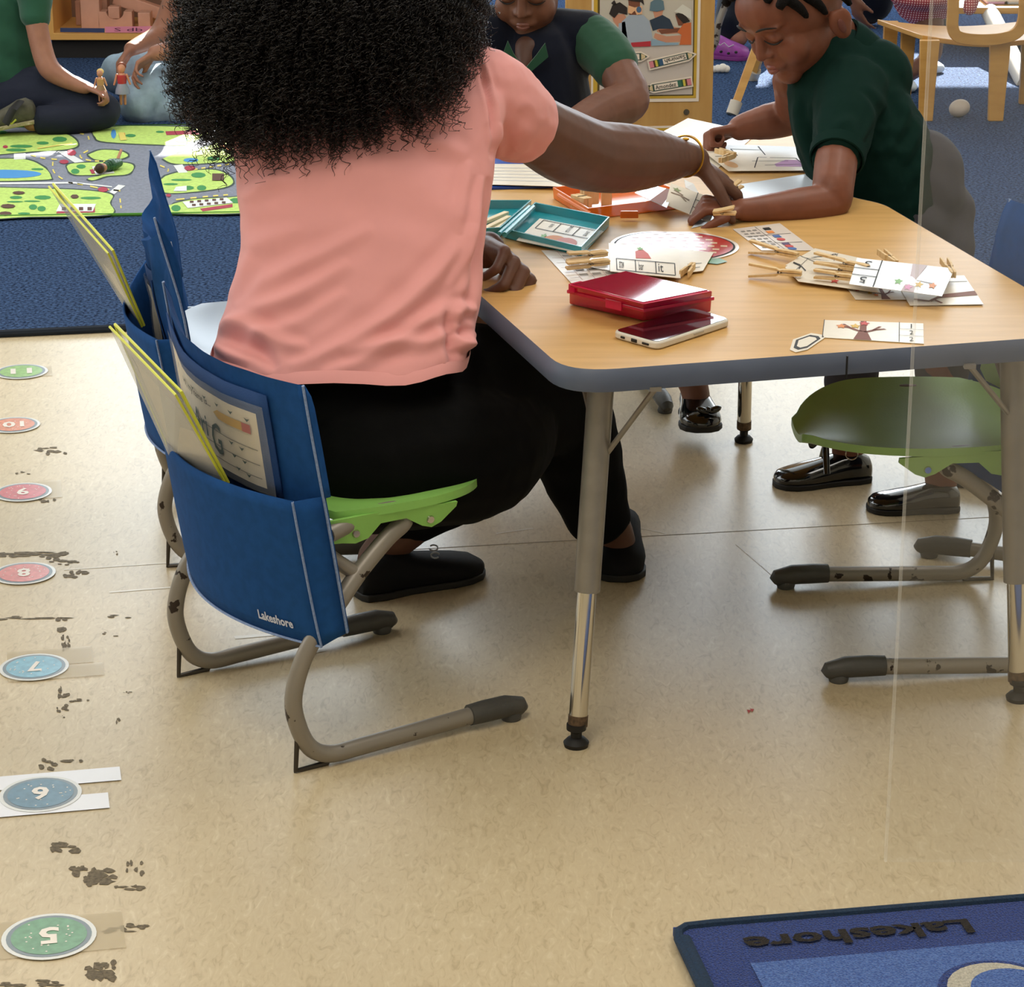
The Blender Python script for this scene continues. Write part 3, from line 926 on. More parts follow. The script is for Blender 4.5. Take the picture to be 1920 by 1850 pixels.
# brand name printed on the pouch
def pouch_text(s, u0, u1, v, h, m, parent):
    ps = text_polys(s, .03)
    xs_ = [q_[0] for p in ps for q_ in p]; ys_ = [q_[1] for p in ps for q_ in p]
    mb = MB()
    F3 = (W1(-1, 0, 0) - W1(0, 0, 0)).normalized()
    for p0 in ps:
        for p in slices(p0, .3):
            mb.add([pouch1(u0 + (u1 - u0) * (x - min(xs_)) / (max(xs_) - min(xs_)), v - h * (y - min(ys_)) / (max(ys_) - min(ys_))) + F3 * .0025 for x, y in p], [tuple(range(len(p)))])
    obj('lettering', mb, m, parent, smooth=False)
pch = [c for c in t1.children if c.name.startswith('pouch')][0]
pouch_text('Lakeshore', -.56, -.84, .91, .065, mat('print_pale', '#c9cfe0', .7), pch)

C2 = (-.606, 4.169); D2 = (.989, .15)
t2, W2, _b = make_chair(C2, D2, 'low pale grey chair in a blue fabric cover left of the woman', M_GREYP)
rear2, pouch2, front2 = cover_chair(t2, W2, peak=(.03, .055), top=.575, wrinkle=.010, sag=.045, seed=5)
name_window(t2, rear2, -.5, .9, .20, .62, False)
C3 = (.815, 3.72); D3 = (-.995, -.1)
t3, W3, _b = make_chair(C3, D3, 'empty low green chair pushed under the right end of the table', M_SAGE)
rear3, pouch3, front3 = cover_chair(t3, W3, top=.64, seed=9, wrinkle=.002)
t4, W4, _b = make_chair((1.10, 4.11), (-.95, .3), 'low chair behind the empty green chair, only a runner foot showing', M_GREYP)
C5 = (.06, 5.17); D5 = (.16, -.98)
t5, W5, _b = make_chair(C5, D5, 'low pale grey chair the child in the navy vest sits on', M_GREYP)

# clear folders standing in the pouches
def folder(px4, Ys, label, px_in, parent_off=0):
    a, b, c, d = [P(x, y, Y) for (x, y), Y in zip(px4, Ys)]
    t = thing('clear_folder', label, 'folder', a, 'clear folders in the chair pouches')
    q = Quad(a, b, c, d)
    m_ = MB(); q.slab(.0008, m_)
    obj('back_sheet', m_, M_CLEAR, t, smooth=False)
    q2 = Quad(q.pt(.06, .0, .0015), q.pt(.94, .0, .0015), q.pt(.94, .88, .002), q.pt(.06, .88, .002))
    obj('inner_paper', q2.slab(.0006), M_PAPER, t, smooth=False)
    obj('faint_print', uvpoly(q2, [rect(.25, .5, .6, .7), rect(.55, .2, .8, .45)], .0012), mat('pink_crayon', '#d9a9a0', .8), t, smooth=False)
    q3 = Quad(q.pt(0, 0, .004), q.pt(1, 0, .004), q.pt(1, 1, .009), q.pt(0, 1, .009))
    obj('front_sheet', q3.slab(.0005), M_CLEAR, t, smooth=False)
    obj('yellow_edge', MB().tube([q.a, q.d, q.c, q.b], .0024, 6).tube([q3.d, q3.c, q3.b], .002, 6), M_YELLOW, t)
    return t
folder([(330, 870), (428, 905), (340, 735), (216, 608)], [3.40, 3.28, 3.22, 3.42], 'yellow edged clear folder in the pouch of the front chair', None)
folder([(235, 570), (270, 610), (212, 470), (100, 345)], [4.30, 4.10, 4.02, 4.28], 'yellow edged clear folder in the pouch of the rear chair', None)
# ---------------------------------------------------------------- things on the table
ZT = HT + .0006
M_CARD = mat('card_white', '#e9e0cf', .35, noise=.02, nscale=50)
M_CARDW = mat('card_glossy_white', '#eceef0', .25)
M_LINE = mat('card_black_line', '#1f1d1b', .6)
M_BARK = mat('print_brown', '#7c4634', .6)
M_PINW = mat('pin_wood', '#e3c796', .6, col2='#d3b07a', nscale=30, stretch=(1, 8, 1))
M_SPRING = mat('spring_wire', '#6f6a60', .35, metal=.9)
M_PR = mat('print_red', '#c8453e', .5)
M_PY = mat('print_yellow', '#dcb650', .5)
M_PG = mat('print_green', '#7fb56b', .5)
M_PP = mat('print_pink', '#d58fb4', .5)
M_PO = mat('print_orange', '#e08a45', .5)
M_PB = mat('print_blue', '#4468a8', .5)
def star(u, v, r, ru=None, n=5, a0=.3):
    ru = ru or r
    return [(u + ru * (1 if k % 2 == 0 else .5) * math.cos(a0 + math.pi * k / n), v + r * (1 if k % 2 == 0 else .5) * math.sin(a0 + math.pi * k / n)) for k in range(2 * n)]
def card(px, z, label, name='picture_card', group='clip cards on the table', thick=.0007, m=None, cat='card', pts=None, Ys=None):
    if pts: a, b, c, d = pts
    elif Ys: a, b, c, d = [P(x, y, Y) for (x, y), Y in zip(px, Ys)]
    elif hasattr(z, '__len__'): a, b, c, d = [at(x, y, zz) for (x, y), zz in zip(px, z)]
    else: a, b, c, d = [at(x, y, z) for x, y in px]
    q = Quad(a, b, c, d)
    t = thing(name, label, cat, a, group)
    obj('sheet', q.slab(thick), m or M_CARD, t, smooth=False)
    return t, q
H1, H2, H3 = .0011, .0015, .0019
def frame_lines(q, t, us=(), vs=(), w=.012, box=None):
    L_ = []
    for u, v0, v1 in us: L_ += strip([(u, v0), (u, v1)], w)
    for v, u0, u1 in vs: L_ += strip([(u0, v), (u1, v)], w * 1.6)
    printed('lines', q, L_, M_LINE, t, H2)
def tree_print(q, t, uc=.45, stars=(), flip=1):
    tr = [[(uc - .09, 0 if flip > 0 else 1), (uc + .09, 0 if flip > 0 else 1), (uc + .035, .5), (uc + .03, 1 if flip > 0 else 0), (uc - .03, 1 if flip > 0 else 0), (uc - .035, .5)]]
    tr += strip([(uc - .02, .42), (uc - .13, .6), (uc - .24, .66)], .05) + strip([(uc + .02, .4), (uc + .12, .55), (uc + .22, .62)], .05) + strip([(uc - .12, .58), (uc - .2, .8)], .03) + strip([(uc + .1, .53), (uc + .17, .74)], .03)
    printed('tree_print', q, tr, M_BARK, t, H1)
    for u, v, mm in stars: printed('leaf_print', q, [star(u, v, .13, .06)], mm, t, H2)

def pin(px_tail, px_head, z, label, spread=.012, roll=0, zt=None, group='wooden clothespins on the table', w_=.0095):
    """clothespin: px_head = jaws, px_tail = grips"""
    a, b = at(*px_head, z), at(*px_tail, zt if zt is not None else z)
    L_ = (b - a).length
    X = (b - a).normalized()
    Z = Vector((0, 0, 1)); Yv = Z.cross(X).normalized(); Z = X.cross(Yv)
    if roll:
        Rm = Matrix.Rotation(math.radians(roll), 3, X); Yv, Z = Rm @ Yv, Rm @ Z
    Mx = Matrix((X, Yv, Z)).transposed().to_4x4(); Mx.translation = a + Vector((0, 0, w_ / 2 + .0005))
    t = thing('clothespin', label, 'clothespin', a, group)
    for s in (-1, 1):
        pr = [(0, .0004), (.0, .0035), (L_ * .12, .0048), (L_ * .36, .0046), (L_ * .42, .0034), (L_ * .48, .0062), (L_, spread + .0012), (L_, spread - .0022), (L_ * .5, .0024), (L_ * .3, .0006)]
        pl_ = [(x, s * y) for x, y in pr]
        obj('prong', MB().prism(pl_, -w_ / 2, w_ / 2, Mx), M_PINW, t, smooth=False, bevel=.0004)
    c = Mx @ Vector((L_ * .42, 0, 0))
    sp_ = [Mx @ Vector((L_ * .42 + .0026 * math.cos(k * .7), .0026 * math.sin(k * .7), -w_ * .55 + w_ * 1.1 * k / 30)) for k in range(31)]
    obj('spring', MB().tube(sp_, .0006, 5), M_SPRING, t)
    return t

# far papers and folder
fo = thing('blue_folder', 'open blue folder under a lined page, left far part of the table', 'folder', at(880, 355, ZT))
qf = Quad(at(860, 357, ZT), at(1050, 352, ZT), at(1040, 296, ZT + .004), at(860, 294, ZT + .004))
obj('board', qf.slab(.004), mat('folder_blue', '#1e47a0', .35), fo, smooth=False)
t, q = card([(870, 345), (1055, 350), (1020, 308), (870, 308)], ZT + .0065, 'white lined page lying on the blue folder', 'lined_page', None, cat='paper')
printed('lines', q, sum([strip([(.1, v), (.95, v)], .012) for v in (.2, .35, .5, .65, .8)], []), mat('line_blue', '#b8bccb', .6), t, H1)
t, q = card([(1215, 262), (1330, 330), (1420, 250), (1290, 222)], ZT, 'blank white sheet under the fist of the leaning child', 'paper_sheet', None, cat='paper')
t, q = card([(1366, 321), (1520, 320), (1500, 276), (1300, 268)], (ZT + .004, ZT + .004, ZT + .012, ZT + .012), 'coloring page with pink and blue crayon near the leaning child', 'coloring_page', None, cat='paper')
printed('lines', q, strip([(.05, .5), (.3, .55), (.3, .8), (.6, .8)], .012) + strip([(.35, .1), (.5, .5), (.9, .5), (.95, .2)], .012) + strip([(.5, .2), (.95, .25)], .012) + strip([(.6, .6), (.6, .95)], .012) + strip([(.4, .35), (.8, .38)], .012), M_LINE, t, H1)
printed('crayon_print', q, [rect(.62, .15, .97, .42)], mat('crayon_lilac', '#c9a2cf', .8), t, H1 - .0002)
printed('crayon_orange_print', q, [disc(.12, .22, .07, .12, 12)], mat('crayon_tan', '#dcb48a', .8), t, H1 - .0001)
t, q = card([(1296, 428), (1545, 370), (1528, 324), (1375, 348)], ZT, 'pale blue blank sheet under the forearm of the leaning child', 'paper_sheet', None, cat='paper', m=mat('paper_pale_blue', '#d3deea', .3))
pin((1345, 287), (1378, 296), ZT + .018, 'clothespin on the coloring page, far one', .006)
pin((1372, 297), (1350, 306), ZT + .016, 'clothespin on the coloring page, near one', .006)

# orange pencil box lid, open
def plastic(name, col, a=.72, rough=.24): return mat(name, col, rough, alpha=a, coat=.3, ior=1.45)
M_OR = plastic('orange_plastic', '#ee7a20', .8)
M_TEAL = plastic('teal_plastic', '#2aa6b4', .82)
M_PINK = plastic('pink_plastic', '#d8174f', .84)
def tray(t, q, h, m, name='tray', wall=.0035, flare=.0):
    m_ = MB()
    q.slab(.0015, m_)
    n = 4
    cs = [(0, 0), (1, 0), (1, 1), (0, 1)]
    Ls = [(q.pt(*cs[i]) - q.pt(*cs[(i + 1) % 4])).length for i in range(4)]
    wu, wv = wall / Ls[0], wall / Ls[1]
    outer = [q.pt(u, v) for u, v in cs]
    inner = [q.pt(u, v) for u, v in [(wu, wv), (1 - wu, wv), (1 - wu, 1 - wv), (wu, 1 - wv)]]
    up = q.n * h
    fl = [ (o - (outer[0] + outer[2]) / 2).normalized() * flare for o in outer]
    vs = outer + inner + [o + up + f for o, f in zip(outer, fl)] + [i + up + f for i, f in zip(inner, fl)]
    fs = []
    for i in range(4):
        j = (i + 1) % 4
        fs += [(i, j, 8 + j, 8 + i), (4 + j, 4 + i, 12 + i, 12 + j), (8 + i, 8 + j, 12 + j, 12 + i), (i, 4 + i, 4 + j, j)]
    m_.add(vs, fs)
    # rim flange
    return obj(name, m_, m, t, smooth=False, bevel=.0012)
ob = thing('pencil_box', 'open orange plastic pencil box with two wooden pins inside', 'box', at(1110, 400, ZT), 'plastic pencil boxes on the table')
q = Quad(at(1103, 412, ZT), at(1302, 388, ZT), at(1205, 352, ZT), at(1038, 372, ZT))
tray(ob, q, .020, M_OR, flare=.002)
ql = Quad(at(1100, 416, ZT), at(1098, 400, ZT + .012), at(1042, 364, ZT + .012), at(1034, 376, ZT))
obj('hinge_rail', MB().tube([at(1108, 402, ZT + .012), at(1048, 366, ZT + .012)], .0045, 8), M_OR, ob)
obj('latch', MB().box(at(1180, 402, ZT + .01), (.03, .006, .012)), M_OR, ob, bevel=.001)
def wood_stick(px, z, size, rot, label, grp='wooden pins in the orange box'):
    c = at(*px, z)
    t = thing('wooden_peg', label, 'peg', c, grp)
    Rm = Matrix.Rotation(math.radians(rot), 3, 'Z')
    s = Vector(size)
    for k in (-1, 1):
        obj('half', MB().box(c + Rm @ Vector((0, k * s.y * .26, s.z / 2)), (s.x, s.y * .46, s.z), Rm), M_PINW, t, smooth=False, bevel=.0008)
    obj('wire', MB().tube([c + Rm @ Vector((.002, y * s.y * .5, s.z + .0006)) for y in (-1, 0, 1)], .0007, 5), M_SPRING, t)
    return t
wood_stick((1090, 391), ZT + .004, (.040, .018, .022), -58, 'wooden pin lying left in the orange box')
wood_stick((1105, 382), ZT + .006, (.028, .018, .028), 25, 'short wooden pin leaning beside the left pin in the orange box')
wood_stick((1137, 384), ZT + .002, (.017, .016, .032), 5, 'wooden pin standing alone in the middle of the orange box')

# teal box open flat with card
tb = thing('pencil_box', 'open teal plastic pencil box holding a pumpkin card', 'box', at(1000, 440, ZT), 'plastic pencil boxes on the table')
qt = Quad(at(946, 446, ZT), at(1090, 481, ZT), at(1142, 424, ZT), at(1003, 396, ZT))
tray(tb, qt, .016, M_TEAL, flare=.001)
ql = Quad(at(830, 450, ZT), at(938, 444, ZT), at(996, 392, ZT), at(890, 392, ZT))
tray(tb, ql, .016, M_TEAL, 'lid', flare=.001)
obj('hinge_rail', MB().tube([at(946, 440, ZT + .016), at(1000, 389, ZT + .016)], .0045, 8).tube([at(936, 438, ZT + .015), at(992, 388, ZT + .015)], .0035, 8), M_TEAL, tb)
t, q = card([(968, 451), (1088, 475), (1132, 434), (1012, 410)], ZT + .006, 'pumpkin picture card lying in the teal box')
frame_lines(q, t, us=((.08, .58, .95), (.36, .58, .95), (.66, .58, .95), (.94, .58, .95)), vs=((.58, .08, .94), (.95, .08, .94)), w=.012)
printed('pumpkin_print', q, [disc(.5, .27, .17, .2, 18)], M_PO, t, H1)
printed('cheek_print', q, [disc(.68, .26, .16, .2, 18)], mat('print_salmon', '#dc8273', .5), t, H2)
printed('stalk_print', q, [star(.3, .34, .12, .05)], M_PG, t, H2)
for k, s_ in enumerate(('pumpkin', 'on', 'baked')): lettering(s_, q, .26 + .28 * k, .8, .05, .3, M_LINE, t, H2, rot=0)
for k, (a_, b_) in enumerate((((880, 428), (950, 399)), ((900, 434), (955, 407)), ((915, 440), (958, 414)))):
    tt = thing('craft_stick', ('pale wooden stick lying in the teal lid, far one', 'pale wooden stick lying in the teal lid, middle one', 'pale wooden stick lying in the teal lid, near one')[k], 'stick', at(*a_, ZT), 'pale sticks in the teal lid')
    A_, B_ = at(*a_, ZT + .006), at(*b_, ZT + .006)
    d_ = (B_ - A_).normalized(); Rm = Matrix.Rotation(math.atan2(d_.y, d_.x), 3, 'Z')
    obj('stick', MB().box((A_ + B_) / 2, ((B_ - A_).length, .010, .006), Rm), mat('pale_wood', '#ecd9b2', .6), tt, smooth=False, bevel=.001)

# word sheet under the cards, apple cutout, cards in the middle
t, q = card([(1072, 532), (1190, 520), (1150, 468), (1015, 470)], ZT, 'word grid sheet partly under the teal box', 'word_sheet', None, cat='sheet', m=mat('sheet_grey', '#d9d2c8', .3))
printed('lines', q, sum([strip([(.05, v), (.95, v)], .006) for v in (.15, .3, .45, .6, .75)], []) + sum([strip([(u, .05), (u, .95)], .006) for u in (.2, .4, .6, .8)], []), mat('grid_pink', '#a98c88', .6), t, H1)
printed('word_print', q, [rect(.22 + .2 * i, .18 + .15 * j, .35 + .2 * i, .24 + .15 * j) for i in range(4) for j in range(5)], mat('word_grey', '#8b8680', .6), t, H1)
ap = thing('apple_cutout', 'laminated apple cutout with red and white checks', 'cutout', at(1262, 460, ZT))
ac = at(1262, 461, ZT + .0008); ax = (at(1383, 462, ZT) - at(1141, 462, ZT)).length / 2; ay = (at(1262, 432, ZT) - at(1262, 491, ZT)).length / 2
qa = Quad(ac + Vector((-ax, -ay, 0)), ac + Vector((ax, -ay, 0)), ac + Vector((ax, ay, 0)), ac + Vector((-ax, ay, 0)))
M_LAM = mat('laminate_white', '#e6ddd2', .2, coat=.2)
def apple(r, n=44):
    out = []
    for k in range(n):
        a = 2 * math.pi * k / n
        rr = r * (1 - .08 * math.exp(-((a - math.pi / 2) / .25) ** 2) + .02 * math.cos(3 * a))
        out.append((.5 + rr * math.cos(a), .5 + rr * math.sin(a)))
    return out
obj('sheet', MB().prism([(qa.pt(u, v).x, qa.pt(u, v).y) for u, v in apple(.5)], ZT, ZT + .0008), M_LAM, ap, smooth=False)
printed('outline_print', qa, [apple(.472)], M_LINE, ap, .0003)
printed('red_print', qa, [apple(.455)], mat('apple_red', '#b92e2c', .25, coat=.15), ap, .0006)
chk = []
for i in range(9):
    for j in range(9):
        if True:
            u, v = .09 + i * .1 + .03 * (j % 2), .08 + j * .1
            if math.hypot(u - .5, v - .5) < .40: chk.append([(u - .026, v - .02), (u + .026, v - .026), (u + .03, v + .02), (u - .022, v + .026)])
printed('check_print', qa, chk, mat('apple_cream', '#e9cfae', .25, coat=.15), ap, .0009)
lf = [at(x, y, ZT + .0009) for x, y in ((1318, 492), (1330, 484), (1350, 484), (1364, 490), (1345, 495))]
obj('leaf', MB().add(lf, [tuple(range(5))]), mat('leaf_green', '#5b8a5e', .3), ap, smooth=False)
ZC1 = ZT + .003
t, q = card([(1276, 513), (1318, 508), (1338, 474), (1270, 467)], ZC1, 'small picture card half under the strawberry card')
printed('lines', q, strip([(.2, .15), (.8, .2)], .02) + strip([(.3, .35), (.8, .4)], .02), M_LINE, t, H1)
t, q = card([(1144, 509), (1276, 522), (1272, 466), (1141, 456)], (ZC1 + .004, ZC1 + .004, ZC1 + .004, ZC1 + .004), 'strawberry card with three word boxes in the middle of the table', m=M_CARD)
frame_lines(q, t, us=((.1, .06, .45), (.37, .06, .45), (.66, .06, .45), (.93, .06, .45)), vs=((.06, .1, .93), (.45, .1, .93)), w=.012)
printed('strawberry_print', q, [[(.38, .52), (.6, .55), (.56, .72), (.48, .86), (.38, .76)]], mat('print_berry', '#cc5548', .5), t, H1)
printed('leaf_print', q, [star(.45, .86, .07, .05)], M_PG, t, H2)
for k, s_ in enumerate(('straw', 'bar', 'it')): lettering(s_, q, .17 + .28 * k, .26, .07, .26, M_LINE, t, H2, rot=0)
t, q = card([(1100, 500), (1144, 508), (1142, 470), (1108, 470)], ZT + .002, 'plain card edge showing left of the strawberry card', m=M_CARDW)
pin((1064, 488), (1138, 480), ZC1 + .005, 'clothespin left of the strawberry card, far one', .007, roll=80)
pin((1062, 504), (1142, 496), ZC1 + .003, 'clothespin left of the strawberry card, near one', .005, roll=80)
pin((1283, 520), (1300, 503), ZC1, 'clothespin at the right corner of the strawberry card', .007, zt=ZC1)

# pink box, closed
pb = thing('pencil_box', 'closed translucent pink pencil box beside the phone', 'box', at(1200, 560, ZT), 'plastic pencil boxes on the table')
hb = .040
b3 = [at(1066, 570, ZT), at(1206, 602, ZT), at(1334, 585, ZT), at(1182, 552, ZT)]
t3_ = [at(1066, 533, ZT + hb), at(1207, 570, ZT + hb), at(1337, 545, ZT + hb), at(1172, 507, ZT + hb)]
qb = Quad(b3[0], b3[1], b3[2], b3[3])
def shell(lo, hi, m_, bulge=0):
    m_.add(lo + hi, [(3, 2, 1, 0), (4, 5, 6, 7), (0, 1, 5, 4), (1, 2, 6, 5), (2, 3, 7, 6), (3, 0, 4, 7)])
    return m_
lo = b3; mid_ = [a.lerp(b, .62) for a, b in zip(b3, t3_)]
obj('tray', shell([p + Vector((0, 0, .0)) for p in lo], mid_, MB()), M_PINK, pb, smooth=False, bevel=.003)
ce = sum(t3_, Vector()) / 4
rim = [p + (p - ce).normalized() * Vector((1, 1, 0)) * .003 for p in mid_]
obj('rim', shell([p - Vector((0, 0, .002)) for p in rim], [p + Vector((0, 0, .003)) for p in rim], MB()), M_PINK, pb, smooth=False, bevel=.001)
obj('lid', shell([p + Vector((0, 0, .002)) for p in mid_], t3_, MB()), M_PINK, pb, smooth=False, bevel=.003)
ti = [p.lerp(ce, .07) for p in t3_]
obj('lid_panel', shell(ti, [p + Vector((0, 0, .0012)) for p in ti], MB()), mat('pink_gloss', '#b51040', .06, coat=1, alpha=.9), pb, smooth=False, bevel=.001)
obj('latch', MB().box(b3[0].lerp(b3[1], .63) * .4 + t3_[0].lerp(t3_[1], .63) * .6 + Vector((-.002, -.003, 0)), (.03, .004, .014), Matrix.Rotation(math.atan2((b3[1] - b3[0]).y, (b3[1] - b3[0]).x), 3, 'Z')), M_PINK, pb, smooth=False, bevel=.001)
obj('hinge', MB().box(t3_[0].lerp(t3_[3], .15) + Vector((.0, -.004, -.006)), (.025, .012, .012), Matrix.Rotation(math.atan2((t3_[3] - t3_[0]).y, (t3_[3] - t3_[0]).x), 3, 'Z')), M_PINK, pb, smooth=False, bevel=.001)

# phone
ph = thing('smartphone', 'smartphone in a white case lying face up by the pink box', 'phone', at(1250, 625, ZT))
pc = [at(1147, 633, ZT), at(1232, 657, ZT), at(1371, 611, ZT), at(1300, 590, ZT)]
pc2 = [Vector((p.x, p.y)) for p in pc]
rp = round_poly(pc2, [.014] * 4, 6)
obj('case', MB().prism([tuple(p) for p in rp], ZT, ZT + .0105), mat('phone_case', '#dcd6ca', .3), ph, bevel=.0025)
ri = inset(rp, .0035)
obj('screen', MB().prism([tuple(p) for p in ri], ZT + .0095, ZT + .0112), mat('phone_glass', '#0b0d12', .03, coat=1, spec=1), ph, smooth=False)
e = (pc[1] - pc[0]).normalized(); nrm = Vector((e.y, -e.x, 0))
Rm = Matrix.Rotation(math.atan2(e.y, e.x), 3, 'Z')
for k, (u, wd) in enumerate(((.25, .008), (.5, .011), (.75, .013))):
    obj('port', MB().box(pc[0].lerp(pc[1], u) + nrm * .0006 + Vector((0, 0, .005)), (wd, .002, .0032 if k != 1 else .005), Rm), M_BLACK, ph, smooth=False, bevel=.001)
e2 = (pc[2] - pc[1]).normalized(); n2_ = Vector((e2.y, -e2.x, 0)); Rm2 = Matrix.Rotation(math.atan2(e2.y, e2.x), 3, 'Z')
obj('button', MB().box(pc[1].lerp(pc[2], .55) + n2_ * .0004 + Vector((0, 0, .006)), (.022, .0016, .0025), Rm2), mat('phone_button', '#b8b2a6', .3), ph, smooth=False)

# shape sheet and the heap of number cards with pins on the right
t, q = card([(1428, 470), (1530, 470), (1462, 419), (1374, 430)], ZT, 'shape chart with colored squares and circles, right of the apple', 'shape_chart', None, cat='sheet', m=mat('sheet_pale', '#e0d6cc', .3))
printed('lines', q, sum([strip([(.05, v), (.95, v)], .01) for v in (.3, .62)], []) + strip([(.45, .02), (.45, .98)], .008), M_LINE, t, H1)
for u, v, mm, kind_ in ((.62, .85, M_LINE, 's'), (.6, .72, M_PO, 's'), (.62, .55, M_PB, 's'), (.62, .42, M_PR, 'c'), (.6, .25, mat('print_purple', '#5a4468', .5), 's'), (.6, .15, M_PR, 'c'), (.6, .06, M_PB, 'c')):
    printed('shape_print', q, [disc(u, v, .08, .05, 14)] if kind_ == 'c' else [rect(u - .07, v - .05, u + .07, v + .04)], mm, t, H2)
printed('word_print', q, [rect(.08 + .12 * i, .1 + .12 * j, .16 + .12 * i, .15 + .12 * j) for i in range(3) for j in range(7)], mat('word_grey', '#8b8680', .6), t, H1)
t, q = card([(1604, 562), (1700, 562), (1690, 540), (1588, 540)], ZT, 'autumn tree card lowest in the heap, near edge', m=M_CARD)
tree_print(q, t, .6, ((.15, .75, M_PR), (.35, .5, M_PY), (.45, .35, M_PO)))
t, q = card([(1706, 573), (1844, 571), (1808, 517), (1675, 520)], ZT + .001, 'bare tree card at the right end of the heap', m=M_CARD)
printed('tree_print', q, [[(.45, .22), (1, .3), (1, .45), (.5, .34)]] + strip([(.5, .3), (.3, .12), (.1, .2)], .05) + strip([(.35, .2), (.45, .05)], .04), M_BARK, t, H1)
printed('lines', q, strip([(.3, .78), (.98, .78)], .012), M_LINE, t, H1)
t, q = card([(1472, 498), (1640, 512), (1616, 485), (1528, 466)], ZT + .003, 'number card reading 4 and 8 at the back of the heap', m=M_CARD)
lettering('4', q, .25, .62, .06, .3, M_LINE, t, H2, rot=150)
lettering('8', q, .42, .82, .06, .24, M_LINE, t, H2, rot=150)
frame_lines(q, t, us=((.5, .02, .98),), vs=((.45, .02, .5),), w=.008)
printed('branch_print', q, [[(.6, .35), (.97, .3), (.97, .75), (.8, .6), (.6, .55)]], M_BARK, t, H1)
t, q = card([(1497, 528), (1648, 549), (1618, 492), (1522, 488)], ZT + .005, 'number card reading 1 and 7 with a pin on its left edge', m=M_CARD)
q17 = Quad(at(1472, 502, ZT + .0052), at(1497, 528, ZT + .0052), at(1530, 492, ZT + .0052), at(1500, 480, ZT + .0052))
obj('number_strip', q17.slab(.0007), M_CARD, t, smooth=False)
printed('lines', q17, strip([(.5, 0), (.5, 1)], .02) + strip([(0, .98), (1, .98)], .02), M_LINE, t, H2)
lettering('1', q17, .28, .5, .08, .4, M_LINE, t, H2, rot=100)
lettering('7', q17, .72, .5, .2, .4, M_LINE, t, H2, rot=100)
printed('leaf_print', q, [star(.45, .2, .12, .07)], M_PR, t, H1)
pin((1406, 468), (1496, 484), ZT + .007, 'clothespin at the back left of the card heap', .010, roll=90)
pin((1404, 512), (1503, 519), ZT + .008, 'clothespin at the front left of the card heap', .010, roll=90)
pin((1528, 489), (1628, 508), ZT + .020, 'clothespin lying across the heap under the green leaf card, far one', .008, roll=90)
pin((1527, 505), (1612, 516), ZT + .011, 'clothespin lying across the heap under the green leaf card, middle one', .006, roll=90)
pin((1527, 519), (1600, 527), ZT + .011, 'clothespin lying across the heap under the green leaf card, near one', .006, roll=90)
pin((1652, 478), (1680, 500), ZT + .012, 'clothespin tip behind the top card of the heap', .006)
pin((1770, 494), (1788, 522), ZT + .012, 'clothespin at the right edge of the top card', .006)
t, q = card([(1592, 533), (1766, 556), (1790, 504), (1607, 484)], (ZT + .022, ZT + .018, ZT + .02, ZT + .030), 'top card of the heap reading 3 and 5 with a colored leaf tree', m=M_CARDW)
frame_lines(q, t, us=((.26, .0, 1),), vs=((.62, 0, .26), (.36, 0, .26)), w=.012)
lettering('3', q, .13, .8, .07, .22, M_LINE, t, H2, rot=180)
lettering('5', q, .13, .2, .07, .22, M_LINE, t, H2, rot=180)
printed('tree_print', q, [[(.56, 0), (.7, 0), (.67, .45), (.72, 1), (.57, 1), (.6, .45)]], mat('bark_pale', '#a98c86', .4), t, H1)
printed('branch_print', q, strip([(.6, .4), (.45, .5), (.36, .42)], .04) + strip([(.65, .42), (.85, .38)], .04) + strip([(.5, .47), (.42, .6)], .03), mat('bark_grey', '#7b7470', .4), t, H1)
for u, v, mm in ((.5, .3, M_PG), (.62, .14, M_PP), (.72, .28, M_PY), (.86, .3, M_PO)): printed('leaf_print', q, [star(u, v, .12, .05)], mm, t, H2)
t, q = card([(1541, 633), (1732, 645), (1731, 607), (1545, 600.5)], ZT, 'tree card reading 1 2 2 alone at the near edge of the table', m=M_CARD)
frame_lines(q, t, us=((.76, .0, 1), (.004, 0, 1)), vs=((.66, .76, 1), (.33, .76, 1)), w=.007)
tree_print(q, t, .40, ((.18, .66, M_PO), (.32, .7, M_PY), (.41, .86, M_PR)))
for s_, v in (('1', .82), ('2', .5), ('2', .17)): lettering(s_, q, .88, v, .04 if s_ == '2' else .012, .2, M_LINE, t, H2)
pcut = thing('pencil_cutout', 'small paper pencil cutout beside the tree card', 'cutout', at(1512, 642, ZT))
pp = [at(x, y, ZT) for x, y in ((1481, 656), (1487, 637), (1521, 625), (1541, 628), (1546, 634), (1514, 656), (1492, 661))]
obj('sheet', MB().prism([(p.x, p.y) for p in pp], ZT, ZT + .0007), M_CARD, pcut, smooth=False)
ppc = sum(pp, Vector()) / 7
pi_ = [p.lerp(ppc, .22) + Vector((0, 0, .0009)) for p in pp]
obj('outline_print', MB().add(pi_, [tuple(range(7))]), M_LINE, pcut, smooth=False)
pi2 = [p.lerp(ppc, .42) + Vector((0, 0, .0012)) for p in pp]
obj('face_print', MB().add(pi2, [tuple(range(7))]), M_CARD, pcut, smooth=False)
